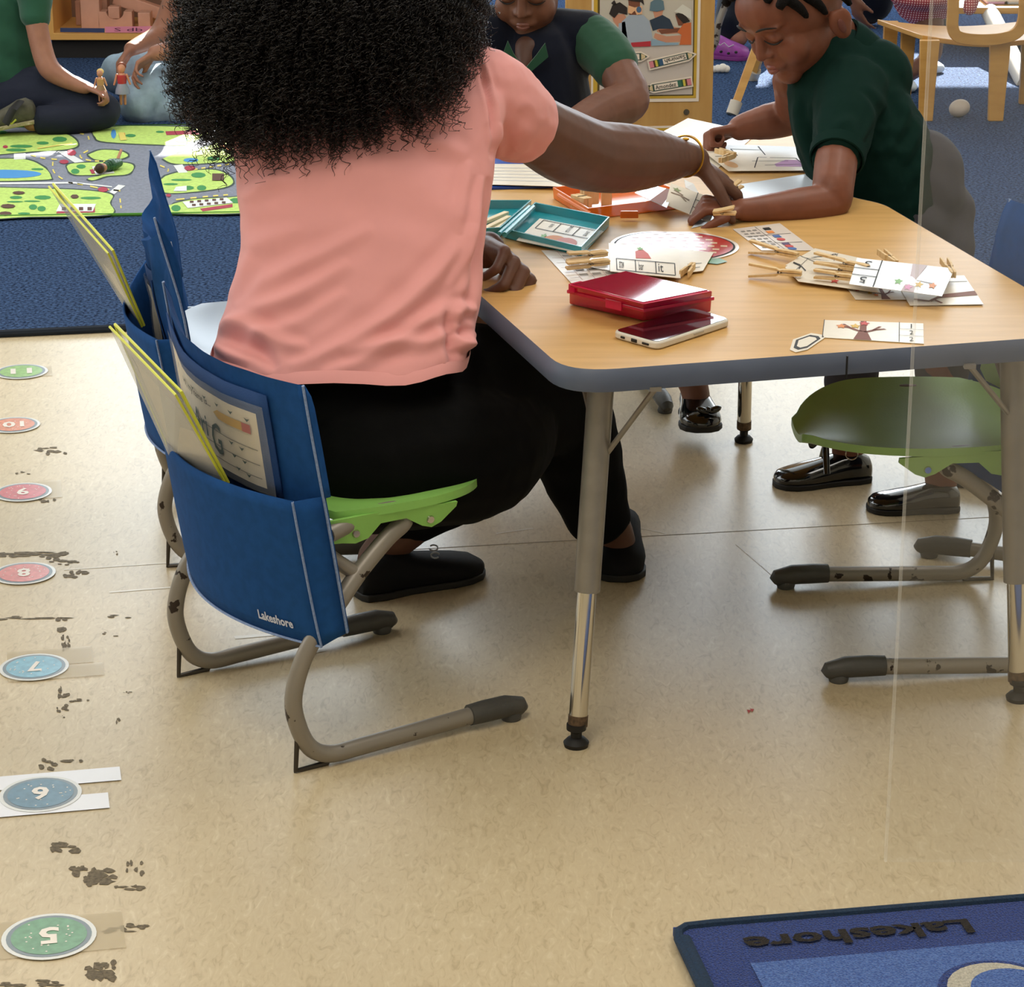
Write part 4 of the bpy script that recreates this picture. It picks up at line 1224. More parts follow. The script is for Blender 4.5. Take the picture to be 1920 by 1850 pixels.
# ---------------------------------------------------------------- people: shared builders
def skin_mat(name, col, spec=.4, rough=.48):
    return mat(name, col, rough, spec=spec, noise=.07, nscale=30, bump=.12, bscale=500, bdist=.0006, sss=.06)
def frame3(d, n):
    d = Vector(d).normalized(); n = Vector(n); n = (n - d * n.dot(d)).normalized()
    return d, n, d.cross(n)
def hand(mb, wrist, d, n, side, size=.18, curls=(35, 40, 45, 50), thumb=(40, 30), spread=6, rw=None):
    """wrist point; d towards the fingers; n = the way the palm faces; side=+1/-1: thumb on +/- (d x n)"""
    d, n, s = frame3(d, n); s = s * side
    wrist = Vector(wrist); k = size / .18
    rw = rw or .021 * k
    L = .088 * k
    kn = []
    for i in range(4):
        off = (.030 - .020 * i) * k
        kn.append(wrist + d * (L - .004 * k * abs(i - 1)) + s * off)
        mb.cap(wrist + s * off * .45 + d * .008 * k, rw * .62, kn[-1], .0098 * k)
    mb.ell(wrist + d * L * .5, (.040 * k, .034 * k, .0135 * k), Matrix((d, s, -n)).transposed(), 14, 10)
    tips = []
    lens = ((.040, .025, .020), (.045, .029, .022), (.041, .027, .021), (.032, .020, .018))
    for i in range(4):
        p = kn[i]; a = 0; dirn = (d + s * math.tan(math.radians(spread)) * (1.5 - i) * .6).normalized()
        for j, l in enumerate(lens[i]):
            a += math.radians(curls[i] * (1.0, 1.1, .7)[j])
            dd = dirn * math.cos(a) + n * math.sin(a)
            q = p + dd * l * k
            r0 = (.0092, .0083, .0075)[j] * k * (.88 if i == 3 else 1); r1 = (.0083, .0075, .0065)[j] * k * (.88 if i == 3 else 1)
            mb.cap(p, r0, q, r1)
            p = q
        tips.append((p, dd))
    b = wrist + d * .018 * k + s * .018 * k
    a0 = math.radians(thumb[0])
    td = (d * math.cos(a0) + s * math.sin(a0) + n * .25).normalized()
    p1 = b + td * .040 * k
    td2 = (td + n * math.tan(math.radians(thumb[1])) * .6 + d * .35).normalized()
    p2 = p1 + td2 * .030 * k
    td3 = (td2 + n * .3 + d * .2).normalized()
    p3 = p2 + td3 * .022 * k
    mb.cap(b, .0145 * k, p1, .0115 * k).cap(p1, .0112 * k, p2, .0098 * k).cap(p2, .0098 * k, p3, .0078 * k)
    tips.append((p3, td3))
    return tips
def Rfrom(fwd, up):
    """matrix whose local y looks along fwd, z up"""
    f = Vector(fwd).normalized(); u = Vector(up); u = (u - f * u.dot(f)).normalized(); x = f.cross(u)
    return Matrix((x, f, u)).transposed()
def head_blobs(mb, c, R, k=1.0, ears=True):
    """child head about .19 k tall; local y = face forward, z = up"""
    c = Vector(c)
    T = lambda x, y, z: c + R @ Vector((x * k, y * k, z * k))
    E = lambda p, r, n=16, m=12, R2=None: mb.ell(T(*p), [x * k for x in r], R if R2 is None else R @ R2, n, m)
    E((0, -.012, .022), (.073, .089, .078), 24, 18)
    E((0, .018, -.030), (.058, .062, .062), 20, 16)
    E((0, .040, .035), (.058, .042, .045))
    for s in (-1, 1):
        E((s * .030, .048, -.028), (.028, .026, .030))
        E((s * .027, .066, .004), (.015, .010, .0105))
        E((s * .030, .066, .022), (.020, .010, .006))
        if ears is not True and ears:
            E((s * .078, -.014, ears), (.009, .017, .026), R2=Matrix.Rotation(s * .5, 3, 'Z'))
            E((s * .084, -.020, ears + .008), (.0055, .014, .017), R2=Matrix.Rotation(s * .5, 3, 'Z'))
        elif ears:
            E((s * .074, -.006, -.008), (.008, .017, .026), R2=Matrix.Rotation(s * .35, 3, 'Z'))
            E((s * .078, -.010, .002), (.005, .014, .016), R2=Matrix.Rotation(s * .35, 3, 'Z'))
        E((s * .0105, .079, -.021), (.0075, .0075, .006))
    mb.cap(T(0, .073, .010), .007 * k, T(0, .085, -.016), .0095 * k)
    E((0, .088, -.019), (.0095, .0085, .008))
    E((0, .070, -.044), (.026, .014, .013))
    E((0, .056, -.074), (.024, .020, .017))
    mb.cap(T(0, -.02, -.05), .040 * k, T(0, -.035, -.115), .036 * k)
    return T
def face_details(T, R, k, parent, lip='#8a4f45', closed=False, hairline=None):
    lm = mat('lips_' + lip, lip, .4)
    m_ = MB()
    for z, rz, rx in ((-.0415, .0044, .019), (-.0500, .0054, .0170)):
        pts = [T(rx * u, .0835 - .012 * u * u - (.0005 if z > -.045 else .001), z + .0035 * (abs(u) if z < -.045 else -.8 * abs(u)) - .0012 ) for u in [-1 + i / 5 for i in range(11)]]
        m_.tube(pts, [rz * k * max(.25, (1 - (abs(-1 + i / 5)) ** 2.2)) for i in range(11)], 8)
    obj('lips', m_, lm, parent)
    dm = mat('brow_black', '#120c0a', .7)
    for s in (-1, 1):
        e = MB()
        e.tube([T(s * (.012 + .032 * t), .0775 - .010 * t * t, .004 - (.0065 if closed else .0) * math.sin(math.pi * t) - .004 * t) for t in [i / 6 for i in range(7)]], [.0007 * k, .0012 * k, .0015 * k, .0016 * k, .0016 * k, .0012 * k, .0007 * k], 6)
        obj('eyelashes', e, dm, parent)
        if not closed:
            obj('eye', MB().ell(T(s * .028, .0705, .001), (.010 * k, .0066 * k, .0042 * k), R), mat('eye_white', '#d9d2ca', .2), parent)
            obj('iris', MB().ell(T(s * .028, .0762, .0), (.0042 * k, .0018 * k, .0038 * k), R), mat('iris_brown', '#1c0f0a', .1), parent)
        b = MB()
        b.tube([T(s * (.012 + .036 * t), .083 - .013 * t * t, .024 + .004 * math.sin(math.pi * t)) for t in [i / 5 for i in range(6)]], [.001 * k, .0018 * k, .002 * k, .0018 * k, .0014 * k, .0006 * k], 6)
        obj('eyebrow', b, dm, parent)
def lerp(a, b, t): return a + (b - a) * t
def interp(tbl, x):
    for (x0, *a), (x1, *b) in zip(tbl, tbl[1:]):
        if x <= x1 or (x1, *b) == tuple(tbl[-1]):
            t = max(0, min(1, (x - x0) / (x1 - x0)))
            return [lerp(p, q, t) for p, q in zip(a, b)]
def dist_poly(co, line):
    """distance of each point to a 3-D polyline and parameter along it"""
    best = np.full(len(co), 1e9); par = np.zeros(len(co)); sgn = np.zeros(len(co))
    n = len(line) - 1
    for i in range(n):
        a, b = np.array(line[i]), np.array(line[i + 1])
        ab = b - a; L2 = ab @ ab
        t = np.clip(((co - a) @ ab) / L2, 0, 1)
        d = np.linalg.norm(co - (a + t[:, None] * ab), axis=1)
        m_ = d < best
        best[m_] = d[m_]; par[m_] = (i + t[m_]) / n
    return best, par
def folds(co, no, lines):
    """lines: (world polyline, width, height) raised soft creases"""
    out = np.zeros(len(co))
    for ln, wd, h in lines:
        d, t = dist_poly(co, ln)
        env = np.sin(np.pi * np.clip(t, .04, .96)) ** .6
        out += 1.9 * h * env * (np.exp(-(d / wd) ** 2) - .45 * np.exp(-((d - wd * 1.9) / wd) ** 2))
    return co + no * out[:, None]

def px_np(co):
    z = co[:, 2] - CAMH
    fw = co[:, 1] * _c - z * _s; up = co[:, 1] * _s + z * _c
    return np.stack([960 + FPX * co[:, 0] / fw, 925 - FPX * up / fw], 1)
def folds2(co, no, lines, face=.15):
    """soft creases on the side of the cloth turned to the room"""
    uv = px_np(co)
    out = np.zeros(len(co))
    for ln, wd, h in lines:
        l3 = [(p[0], p[1]) for p in ln]
        sp = np.array([(q.x, q.y) for q in spline([Vector((x, y, 0)) for x, y in l3], 6)])
        d, t = dist_poly(uv, sp)
        env = np.clip(np.sin(np.pi * np.clip(t, 0, 1)), 0, 1) ** .7
        wd_ = wd * (.7 + .5 * env)
        out += h * env * (np.exp(-(d / wd_) ** 2) - .4 * np.exp(-((d - wd_ * 2.0) / wd_) ** 2))
    k = np.clip((face - no[:, 1]) * 3, 0, 1)
    return co + no * (out * k)[:, None]

# ---------------------------------------------------------------- the woman
SK_W = skin_mat('skin_deep', '#5f4032')
M_SHIRT = mat('pink_jersey', '#e6a19e', .82, noise=.03, nscale=10, bump=.12, bscale=1500, bdist=.0004, sheen=.15, spec=.2)
M_PANTS = mat('black_trousers', '#060606', .9, bump=.3, bscale=500, bdist=.0006, spec=.15)
M_SHOE = mat('black_slip_on', '#08080a', .75, bump=.3, bscale=700, spec=.3)
M_HAIR = mat('black_hair', '#0b0908', .5, spec=.35)
woman = thing('person', 'adult with big curly black hair, pink T-shirt and black trousers seated on the front chair, reaching over the table', 'person', (-.2, 3.5, 0))
woman['label'] = 'seated adult with big curly black hair, pink T-shirt and black trousers'
Yc = lambda y: lerp(3.47, 3.735, max(0, min(1, (715 - y) / 585)))
SH = [  # pixel row: left, right, half depth
    (108, 600, 850, .055), (135, 500, 925, .078), (170, 452, 948, .092), (215, 432, 948, .100), (270, 438, 932, .108), (340, 443, 925, .114), (400, 452, 918, .118), (455, 452, 912, .118),
    (500, 444, 906, .118), (550, 430, 902, .118), (600, 414, 894, .120), (640, 402, 886, .122), (668, 400, 876, .124)]
def torso_rings(tbl, n=40, e=2.5, shrink=0):
    R = []
    for y, xl, xr, hd in reversed(tbl):
        c = P((xl + xr) / 2, y, Yc(y)); rgt = P(xr, y, Yc(y))
        hw_ = (rgt - c).length - shrink; hd -= shrink
        ring = []
        for k in range(n):
            a = 2 * math.pi * k / n
            ca, sa = math.cos(a), math.sin(a)
            ring.append(Vector((c.x + hw_ * abs(ca) ** (2 / e) * (1 if ca > 0 else -1), c.y + hd * abs(sa) ** (2 / e) * (1 if sa > 0 else -1), c.z)))
        R.append(ring)
    return R
m_ = MB()
m_.rings(torso_rings(SH))
# right shoulder and sleeve, open end at the arm
shR = P(905, 185, 3.76)
m_.chain([(P(780, 150, 3.74), .062), (P(890, 165, 3.745), .066), (P(930, 198, 3.775), .074), (P(983, 236, 3.83), .062)], ends=(1, 0))
m_.ell(P(930, 165, 3.76), (.04, .05, .05))
# left shoulder and sleeve (behind the hair)
m_.chain([(P(600, 150, 3.74), .062), (P(500, 175, 3.78), .060), (P(500, 225, 3.84), .062), (P(520, 300, 3.88), .060)], ends=(1, 0))
def W3d(pts, off=0): return [tuple(P(x, y, Yc(y) - .11)) for x, y in pts]
FOLDS = [
    ([(436, 575), (500, 530), (600, 480), (700, 425)], 13, .006), ([(412, 615), (470, 585), (560, 550), (655, 490)], 14, .009),
    ([(425, 560), (450, 520), (470, 470)], 10, .004), ([(440, 655), (490, 625), (560, 600), (650, 545)], 12, .005),
    ([(540, 690), (640, 650), (740, 590), (840, 490), (885, 420)], 13, .009), ([(600, 700), (680, 672), (780, 612), (860, 560)], 11, .008),
    ([(405, 628), (440, 640), (480, 655), (520, 690)], 11, -.011), ([(420, 600), (470, 612), (520, 640), (580, 650)], 11, .008), ([(405, 645), (430, 665), (470, 680)], 9, .006),
    ([(450, 400), (500, 350), (600, 325), (700, 325), (790, 350), (850, 400), (875, 450)], 26, .0045), ([(455, 375), (500, 345), (560, 335)], 12, .004),
    ([(905, 330), (895, 400), (880, 470), (840, 540)], 9, .007), ([(915, 330), (908, 420), (895, 500), (872, 600)], 8, -.009), ([(880, 300), (870, 380), (860, 440)], 10, .005),
    ([(845, 600), (865, 580), (892, 580)], 9, .009), ([(850, 628), (870, 640), (890, 622)], 8, .010), ([(845, 655), (868, 645), (888, 655)], 8, .008), ([(838, 585), (846, 630), (850, 690)], 9, -.011), ([(865, 600), (868, 625), (860, 650)], 7, -.007),
    ([(640, 662), (720, 645), (800, 640), (850, 620)], 10, .007), ([(700, 240), (760, 228), (840, 215)], 12, .004), ([(780, 272), (830, 275), (880, 292)], 12, .004), ([(770, 180), (820, 155), (880, 118)], 9, .006),
    ([(740, 205), (800, 195), (870, 160)], 12, .005), ([(460, 470), (500, 450), (570, 430)], 13, .0035), ([(760, 250), (800, 262), (840, 262)], 9, .003),
    ([(893, 100), (908, 150), (920, 200), (926, 255), (922, 300)], 4.5, -.007), ([(905, 105), (916, 150), (928, 200)], 5, .003), ([(940, 295), (932, 260), (935, 230)], 8, .005), ([(965, 285), (985, 255), (1015, 215)], 12, .003)]
ROOT = random.Random(3)
def shirt_post(co, no):
    co = folds2(co, no, FOLDS)
    s = np.sin(co[:, 0] * 55 + co[:, 2] * 90) * np.sin(co[:, 0] * 30 - co[:, 2] * 47 + 1)
    return co + no * (s * .0008)[:, None]
shirt = remesh('shirt', m_, M_SHIRT, woman, .0036, 8, shirt_post)
# hem stitched at the bottom
hem = torso_rings([(674, 400, 875, .1245), (664, 400, 877, .1245)])
hr = hem[0]
def hemring(y, xl, xr, hd, g=0):
    r = torso_rings([(y, xl, xr, hd), (y - 1, xl, xr, hd)])[0]
    return [p + (p - P((xl + xr) / 2, y, Yc(y))).normalized() * g + Vector((0, 0, .0035 * math.sin(7 * i * math.pi / 20))) for i, p in enumerate(r)]
m_ = MB().rings([hemring(654, 398, 882, .1235, .0005), hemring(664, 398, 878, .1245, .003), hemring(676, 400, 874, .125, .003), hemring(678, 404, 870, .123, -.004)], cap=False)
obj('hem', m_, M_SHIRT, woman)
# body under it: neck, torso, arms, hands, ankles
m_ = MB()
m_.rings(torso_rings(SH[2:], shrink=.028))
m_.chain([(P(660, 130, 3.74), .075), (P(645, 20, 3.80), .056)])
m_.ell(P(640, -60, 3.86), (.078, .098, .11), Rfrom((.25, .9, -.35), (0, .3, 1)), 24, 18)
arm = [(P(930, 200, 3.775), .056), (P(1000, 241, 3.84), .054), (P(1055, 272, 3.895), .0585), (P(1110, 292, 3.95), .0575), (P(1168, 296, 4.00), .0565), (P(1212, 296, 4.04), .050), (P(1250, 297, 4.085), .040), (P(1284, 297, 4.12), .029), (P(1302, 301, 4.14), .0265)]
m_.chain(arm)
wr = P(1302, 303, 4.145)
hd_ = (P(1372, 352, 4.17) - wr)
hand(m_, wr, hd_, (-.35, .1, -1), -1, .185, curls=(38, 34, 38, 42), thumb=(48, 25))
# left arm folds in front of her and the hand rests on the table corner
m_.chain([(P(505, 225, 3.85), .05), (P(540, 400, 3.94), .048), (P(600, 500, 3.92), .047), (P(780, 480, 3.84), .040), (P(885, 470, 3.79), .030), (P(915, 472, 3.775), .026)])
lw = P(915, 466, 3.775)
m_.cap(P(885, 470, 3.79), .030, lw, .027)
kd = P(982, 506, 3.68) - lw
m_h = hand(m_, lw, kd, (-.75, -.35, -.75), 1, .20, curls=(70, 62, 60, 58), thumb=(58, 60), spread=8)
# legs, ankles
hipL, hipR = P(690, 840, 3.53), P(800, 835, 3.56)
kR, aR = P(1085, 800, 3.86), P(1168, 1010, 3.965)
kL, aL = P(925, 835, 3.82), P(705, 1045, 3.885)
m_.chain([(hipR, .07), (P(1055, 785, 3.85), .040), (P(1105, 900, 3.92), .038), (P(1155, 1000, 3.965), .030), (P(1162, 1048, 3.96), .030)])
m_.chain([(hipL, .07), (kL, .045), (P(800, 955, 3.87), .040), (aL, .031), (P(720, 1075, 3.875), .030)])
m_.chain([(P(660, 700, 3.5), .085), (P(730, 820, 3.5), .10)])
body = remesh('body', m_, SK_W, woman, .0034, 7, factor=.5)
nm = mat('nail_rose', '#a9887c', .3)
for k_, (p, d_) in enumerate(m_h):
    if k_ in (0, 1, 2, 4):
        obj('fingernail', MB().ell(p + d_ * .001 + Vector((.0, -.0035, .0035)), (.0046, .0028, .006), Rfrom(d_, (0, -.6, .8)), 10, 8), nm, body)
# trousers
m_ = MB()
m_.ell(P(640, 740, 3.49), (.146, .110, .07), None, 28, 20)
m_.ell(P(650, 775, 3.50), (.160, .112, .10), None, 28, 20)
m_.ell(P(700, 845, 3.47), (.150, .125, .102), None, 28, 20)
m_.chain([(P(705, 862, 3.43), .108), (P(800, 850, 3.47), .108), (P(885, 848, 3.54), .102), (P(940, 815, 3.68), .088)])
m_.chain([(P(830, 715, 3.60), .080), (P(930, 705, 3.76), .080), (P(1015, 765, 3.87), .076)])
m_.chain([(P(820, 780, 3.56), .095), (P(930, 765, 3.70), .090), (P(1035, 765, 3.84), .082), (P(1068, 810, 3.87), .078), (P(1095, 890, 3.91), .068), (P(1128, 985, 3.945), .052)], ends=(1, 0))
m_.chain([(P(925, 840, 3.80), .074), (P(840, 915, 3.86), .064), (P(735, 975, 3.90), .055)], ends=(1, 0))
def pant_post(co, no): return co + no * (.0016 * np.sin(co[:, 2] * 60 + co[:, 0] * 35) * np.sin(co[:, 0] * 50 - co[:, 2] * 30))[:, None]
remesh('trousers', m_, M_PANTS, woman, .006, 8, pant_post)
def shoe(parent, heel, toe, m, k=1.0, h=.07, name='shoe', sole=None, open_=False):
    heel, toe = Vector(heel), Vector(toe)
    d = (toe - heel); L = d.length; d.normalize(); up = Vector((0, 0, 1)); s = d.cross(up).normalized(); up = s.cross(d)
    R = []
    for t, wd, hh, zb in ((0, .018, .035, .006), (.03, .026, .050, .002), (.15, .032, .062, 0), (.32, .033, .060, 0), (.5, .038, .050, 0), (.68, .044, .042, 0), (.82, .043, .036, .0), (.93, .034, .028, .003), (.985, .019, .018, .006), (1, .006, .010, .008)):
        c = heel + d * L * t
        ring = []
        for j in range(20):
            a = 2 * math.pi * j / 20
            y = math.sin(a); x = math.cos(a)
            zz = (hh * k * h / .07) * (.5 + .5 * (abs(y) ** .8) * (1 if y > 0 else -1))
            ring.append(c + s * wd * k * abs(x) ** .75 * (1 if x > 0 else -1) + up * (zb * k + zz))
        R.append(ring)
    o = obj(name, MB().rings(R), m, parent)
    if sole:
        R = []
        for t, wd in ((-.01, .014), (.02, .027), (.15, .034), (.35, .033), (.5, .037), (.68, .045), (.82, .045), (.93, .036), (.99, .02), (1.01, .008)):
            c = heel + d * L * t
            R.append([c + s * a_ * wd * k + up * b_ for a_, b_ in ((-1, 0), (-1, .012 * k), (1, .012 * k), (1, 0))])
        obj('sole', MB().rings(R), sole, o, bevel=.002)
    return o
s1 = shoe(woman, at(672, 1122, .0), at(901, 1072, 0), M_SHOE, 1.02, .078, sole=M_BLACK)
lg = [at(816, 1078, 0) + Vector((0, -.0, 0))]
g = MB()
for cx_, cy_ in ((813, 1026), (816, 1040)):
    c_ = P(cx_, cy_, 3.862)
    g.tube([c_ + Vector((.007 * math.cos(a), -.002, .005 * math.sin(a))) for a in [math.radians(b) for b in (range(200, 520, 30) if cy_ < 1030 else range(20, 340, 30))]], .0014, 6)
obj('emblem_print', g, mat('emblem_grey', '#8d8d90', .5), s1)
shoe(woman, P(1162, 1070, 3.99) * 1, at(1150, 1088, 0) + Vector((-.005, -.05, 0)), M_SHOE, .8, .085) if False else None
shoe(woman, at(1172, 1062, 0) + Vector((0, .10, 0)), at(1158, 1092, 0), M_SHOE, 1.0, .09, sole=M_BLACK)
# bracelet
brc = P(1284, 293, 4.12); dB = (P(1300, 298, 4.14) - P(1262, 292, 4.09)).normalized()
u_ = dB.cross(Vector((0, 0, 1))).normalized(); v_ = dB.cross(u_)
ang = [2 * math.pi * i / 40 for i in range(41)]
obj('bracelet', MB().tube([brc + (u_ * math.cos(a) + v_ * math.sin(a)) * .0335 + dB * .004 * math.sin(a + 1) for a in ang], .0016, 8, cap=False)
    .tube([brc + (u_ * math.cos(a) + v_ * math.sin(a)) * .0345 + dB * .003 for a in ang[:41]], .0011, 6, cap=False).ell(brc - v_ * -.0 + v_ * .0 + Vector((0, -.012, .031)), (.006, .004, .003)), mat('gold', '#c99a3a', .3, metal=.9), woman)
# hair: dark core and thousands of thin coils
m_ = MB()
hc = P(622, -30, 3.74)
m_.ell(hc, (.200, .165, .215), None, 32, 24)
m_.ell(P(555, 100, 3.66), (.155, .10, .115), None, 24, 18)
m_.ell(P(690, 60, 3.66), (.130, .10, .11), None, 24, 18)
m_.ell(P(475, 100, 3.70), (.09, .10, .115), None, 24, 18)
def hair_post(co, no):
    rng = np.random.default_rng(2)
    s = np.sin(co[:, 0] * 130 + 3 * np.sin(co[:, 2] * 60)) * np.sin(co[:, 2] * 110 + co[:, 1] * 90) + .5 * np.sin(co[:, 0] * 260 + co[:, 2] * 230)
    return co + no * (.0045 * s)[:, None]
core = remesh('hair', m_, mat('hair_core', '#050404', .9, spec=.1, bump=1, bscale=260, bdist=.006), woman, .007, 6, hair_post)
def coils(name, parent, m, count, seeds, n=26, rad=.0007, seed=1):
    rng = random.Random(seed)
    V_, F_ = [], []
    for _ in range(count):
        p0, p1, amp, turns, fr = seeds(rng)
        ax = (p1 - p0); L = ax.length; ax.normalize()
        u = ax.cross(Vector((.3, .8, .1))).normalized(); v = ax.cross(u)
        ph = rng.uniform(0, 6.28)
        prev = []
        bend = Vector((rng.uniform(-1, 1), rng.uniform(-1, 1), rng.uniform(-1, .2))) * L * .12
        for i in range(n):
            t = i / (n - 1)
            a = ph + turns * 6.283 * t
            A = amp * (.35 + .65 * t)
            c = p0 + ax * L * t + bend * math.sin(math.pi * t) + (u * math.cos(a) + v * math.sin(a)) * A
            prev.append(c)
        base = len(V_)
        for i, c in enumerate(prev):
            d_ = (prev[min(i + 1, n - 1)] - prev[max(i - 1, 0)]).normalized()
            e = d_.cross(Vector((0.31, .2, .93))).normalized(); f_ = d_.cross(e)
            r_ = rad * (1 if i < n - 3 else .6)
            for q in range(3):
                V_.append(tuple(c + (e * math.cos(q * 2.094) + f_ * math.sin(q * 2.094)) * r_))
        for i in range(n - 1):
            for q in range(3):
                a, b = base + i * 3 + q, base + i * 3 + (q + 1) % 3
                F_.append((a, b, b + 3, a + 3))
    me = bpy.data.meshes.new(name)
    me.from_pydata(V_, [], F_); me.update()
    me.materials.append(m)
    me.polygons.foreach_set('use_smooth', [True] * len(me.polygons))
    me.transform(Matrix.Translation(-wpos(parent)))
    o = bpy.data.objects.new(name, me); COL.objects.link(o); o.parent = parent; o['kind'] = 'stuff'
    return o
core_co = [(v.co + wpos(core)) for v in core.data.vertices]
core_no = [v.normal.copy() for v in core.data.vertices]
HB = [(330, -20), (352, 100), (375, 170), (415, 250), (470, 268), (530, 262), (600, 272), (660, 240), (720, 222), (790, 165), (850, 120), (905, 60), (920, 0)]
def px_of(p):
    z = p.z - CAMH; fw = p.y * _c - z * _s; up = p.y * _s + z * _c
    return 960 + FPX * p.x / fw, 925 - FPX * up / fw
vis = [i for i in range(len(core_co)) if -60 < px_of(core_co[i])[1] < 320 and core_no[i].y < .5]
def seeds(rng):
    i = rng.choice(vis)
    p = core_co[i]; nrm_ = core_no[i]
    out = nrm_ * rng.uniform(.002, .02)
    edge = abs(nrm_.y) < .55
    L = rng.uniform(.02, .05) if edge else rng.uniform(.04, .09)
    dn = (Vector((nrm_.x * .35, -.12 + nrm_.y * .3, -1)) + nrm_ * (.55 if edge else .12) + Vector((rng.uniform(-.3, .3), rng.uniform(-.3, .3), 0))).normalized()
    return p + out * .3 - nrm_ * .004, p + out + dn * L, rng.uniform(.003, .0075), rng.uniform(3, 7), 0
coils('curls', core, mat('hair_strand', '#15100e', .38, spec=.55), 5600, seeds, n=30, rad=.0006)
# ---------------------------------------------------------------- leaning child on the right
SK_R = skin_mat('skin_brown', '#7a4a37')
SK_M = skin_mat('skin_dark_brown', '#6f4a3a')
SK_T = skin_mat('skin_tan', '#9a6a55')
M_POLO = mat('dark_green_polo', '#0b2620', .9, bump=.25, bscale=900, bdist=.0005, spec=.12)
M_POLO2 = mat('green_polo', '#27503c', .85, bump=.25, bscale=900, bdist=.0005, sheen=.2, spec=.2)
M_NAVYV = mat('navy_vest', '#0a1020', .9, bump=.3, bscale=700, bdist=.0008, sheen=.2, spec=.15)
M_GREYT = mat('charcoal_trousers', '#3a3840', .9, bump=.3, bscale=600, bdist=.0006)
M_PATENT = mat('patent_black', '#08080a', .12, coat=1)
M_NAVYT = mat('navy_trousers', '#12182a', .85, bump=.3, bscale=500)
M_JEANS = mat('pale_jeans', '#8ba0b0', .9, noise=.08, nscale=40, bump=.3, bscale=600)
boy = thing('person', 'child in a dark green polo leaning over the table on one elbow', 'person', (.7, 4.45, 0))
fR, uR = Vector((-.68, -.50, -.53)), Vector((-.15, 0, 1))
RR = Rfrom(fR, uR)
m_ = MB()
hcR = P(1487, 22, 4.5)
T = head_blobs(m_, hcR, RR, 1.15, ears=-.030)
neck = P(1572, 95, 4.56)
m_.chain([(hcR + Vector((.05, .03, -.03)), .055), (neck, .050), (P(1580, 170, 4.52), .07), (P(1640, 280, 4.5), .085), (P(1700, 370, 4.48), .075)])
# near arm: elbow on the table
elb = P(1556, 378, 4.20)
m_.chain([(P(1588, 215, 4.38), .034), (P(1570, 290, 4.275), .036), (P(1568, 300, 4.26), .0372), (P(1562, 350, 4.21), .036), (elb, .034), (P(1500, 388, 4.17), .033), (P(1450, 391, 4.15), .0265), (P(1405, 393, 4.13), .0205), (P(1392, 393, 4.125), .0195)])
wb = P(1390, 394, 4.125)
hand(m_, wb, (-.8, -.1, .15), (-.15, .25, -.9), 1, .135, curls=(48, 62, 68, 70), thumb=(38, 20))
# far arm raised in a fist
m_.chain([(P(1490, 150, 4.62), .042), (P(1487, 212, 4.70), .036), (P(1440, 228, 4.70), .034), (P(1400, 236, 4.70), .026), (P(1388, 240, 4.70), .024)])
hand(m_, P(1392, 240, 4.70), (-.9, -.1, -.15), (-.1, -.35, -.9), -1, .140, curls=(72, 78, 80, 82), thumb=(25, 35))
m_.chain([(P(1700, 390, 4.45), .06), (P(1605, 650, 4.42), .045), (P(1590, 850, 4.44), .03)])
m_.chain([(P(1750, 390, 4.5), .06), (P(1768, 690, 4.34), .045), (P(1765, 900, 4.28), .03)])
bodyR = remesh('body', m_, SK_R, boy, .0032, 6, factor=.5)
face_details(T, RR, 1.15, boy, '#834a3e', closed=True)
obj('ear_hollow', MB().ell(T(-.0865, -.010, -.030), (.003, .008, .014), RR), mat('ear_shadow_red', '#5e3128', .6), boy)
# polo shirt
m_ = MB()
m_.chain([(P(1560, 130, 4.53), .082), (P(1585, 200, 4.51), .105), (P(1618, 270, 4.49), .118), (P(1655, 340, 4.475), .110), (P(1690, 415, 4.46), .088)], ends=(1, 0))
m_.ell(P(1640, 150, 4.53), (.07, .08, .075))
m_.chain([(P(1595, 175, 4.45), .068), (P(1584, 235, 4.345), .057), (P(1569, 298, 4.262), .044)], ends=(1, 0))
m_.chain([(P(1540, 140, 4.60), .058), (P(1500, 168, 4.64), .048)], ends=(1, 0))
FRL = [([(1612, 165), (1640, 190), (1650, 225), (1625, 270), (1612, 300)], 6, -.007), ([(1535, 190), (1524, 230), (1528, 290)], 6, -.005), ([(1705, 175), (1695, 230), (1660, 280)], 9, .006),
       ([(1722, 215), (1715, 265), (1690, 310)], 9, .006), ([(1742, 260), (1730, 310), (1700, 350)], 9, .006), ([(1490, 190), (1500, 250), (1520, 300), (1545, 350)], 8, .006), ([(1505, 180), (1512, 230), (1530, 270)], 7, -.005),
       ([(1640, 290), (1670, 280), (1700, 288)], 9, .005), ([(1740, 320), (1728, 370), (1728, 410)], 8, .006), ([(1560, 240), (1590, 230), (1600, 260)], 9, .004), ([(1640, 120), (1680, 170), (1700, 220)], 9, .004), ([(1545, 270), (1570, 262), (1600, 275)], 8, .004)]
poloR = remesh('polo_shirt', m_, M_POLO, boy, .005, 7, lambda co, no: folds2(co, no, FRL))
R = []
ax = (P(1569, 298, 4.262) - P(1583, 235, 4.34)).normalized(); u_ = ax.cross(Vector((0, 1, 0))).normalized(); v_ = ax.cross(u_)
for o_, r_ in ((-.022, .0470), (-.021, .0492), (.001, .0475), (.002, .0445)):
    c_ = P(1569, 298, 4.262) + ax * o_
    R.append([c_ + (u_ * math.cos(a) + v_ * math.sin(a)) * r_ for a in [2 * math.pi * k / 28 for k in range(28)]])
obj('sleeve_cuff', MB().rings(R, cap=False), M_POLO, boy)
m_ = MB()
cn = P(1560, 100, 4.54); dn_ = (P(1590, 150, 4.54) - hcR).normalized(); u_ = dn_.cross(Vector((0, 1, 0))).normalized(); v_ = dn_.cross(u_)
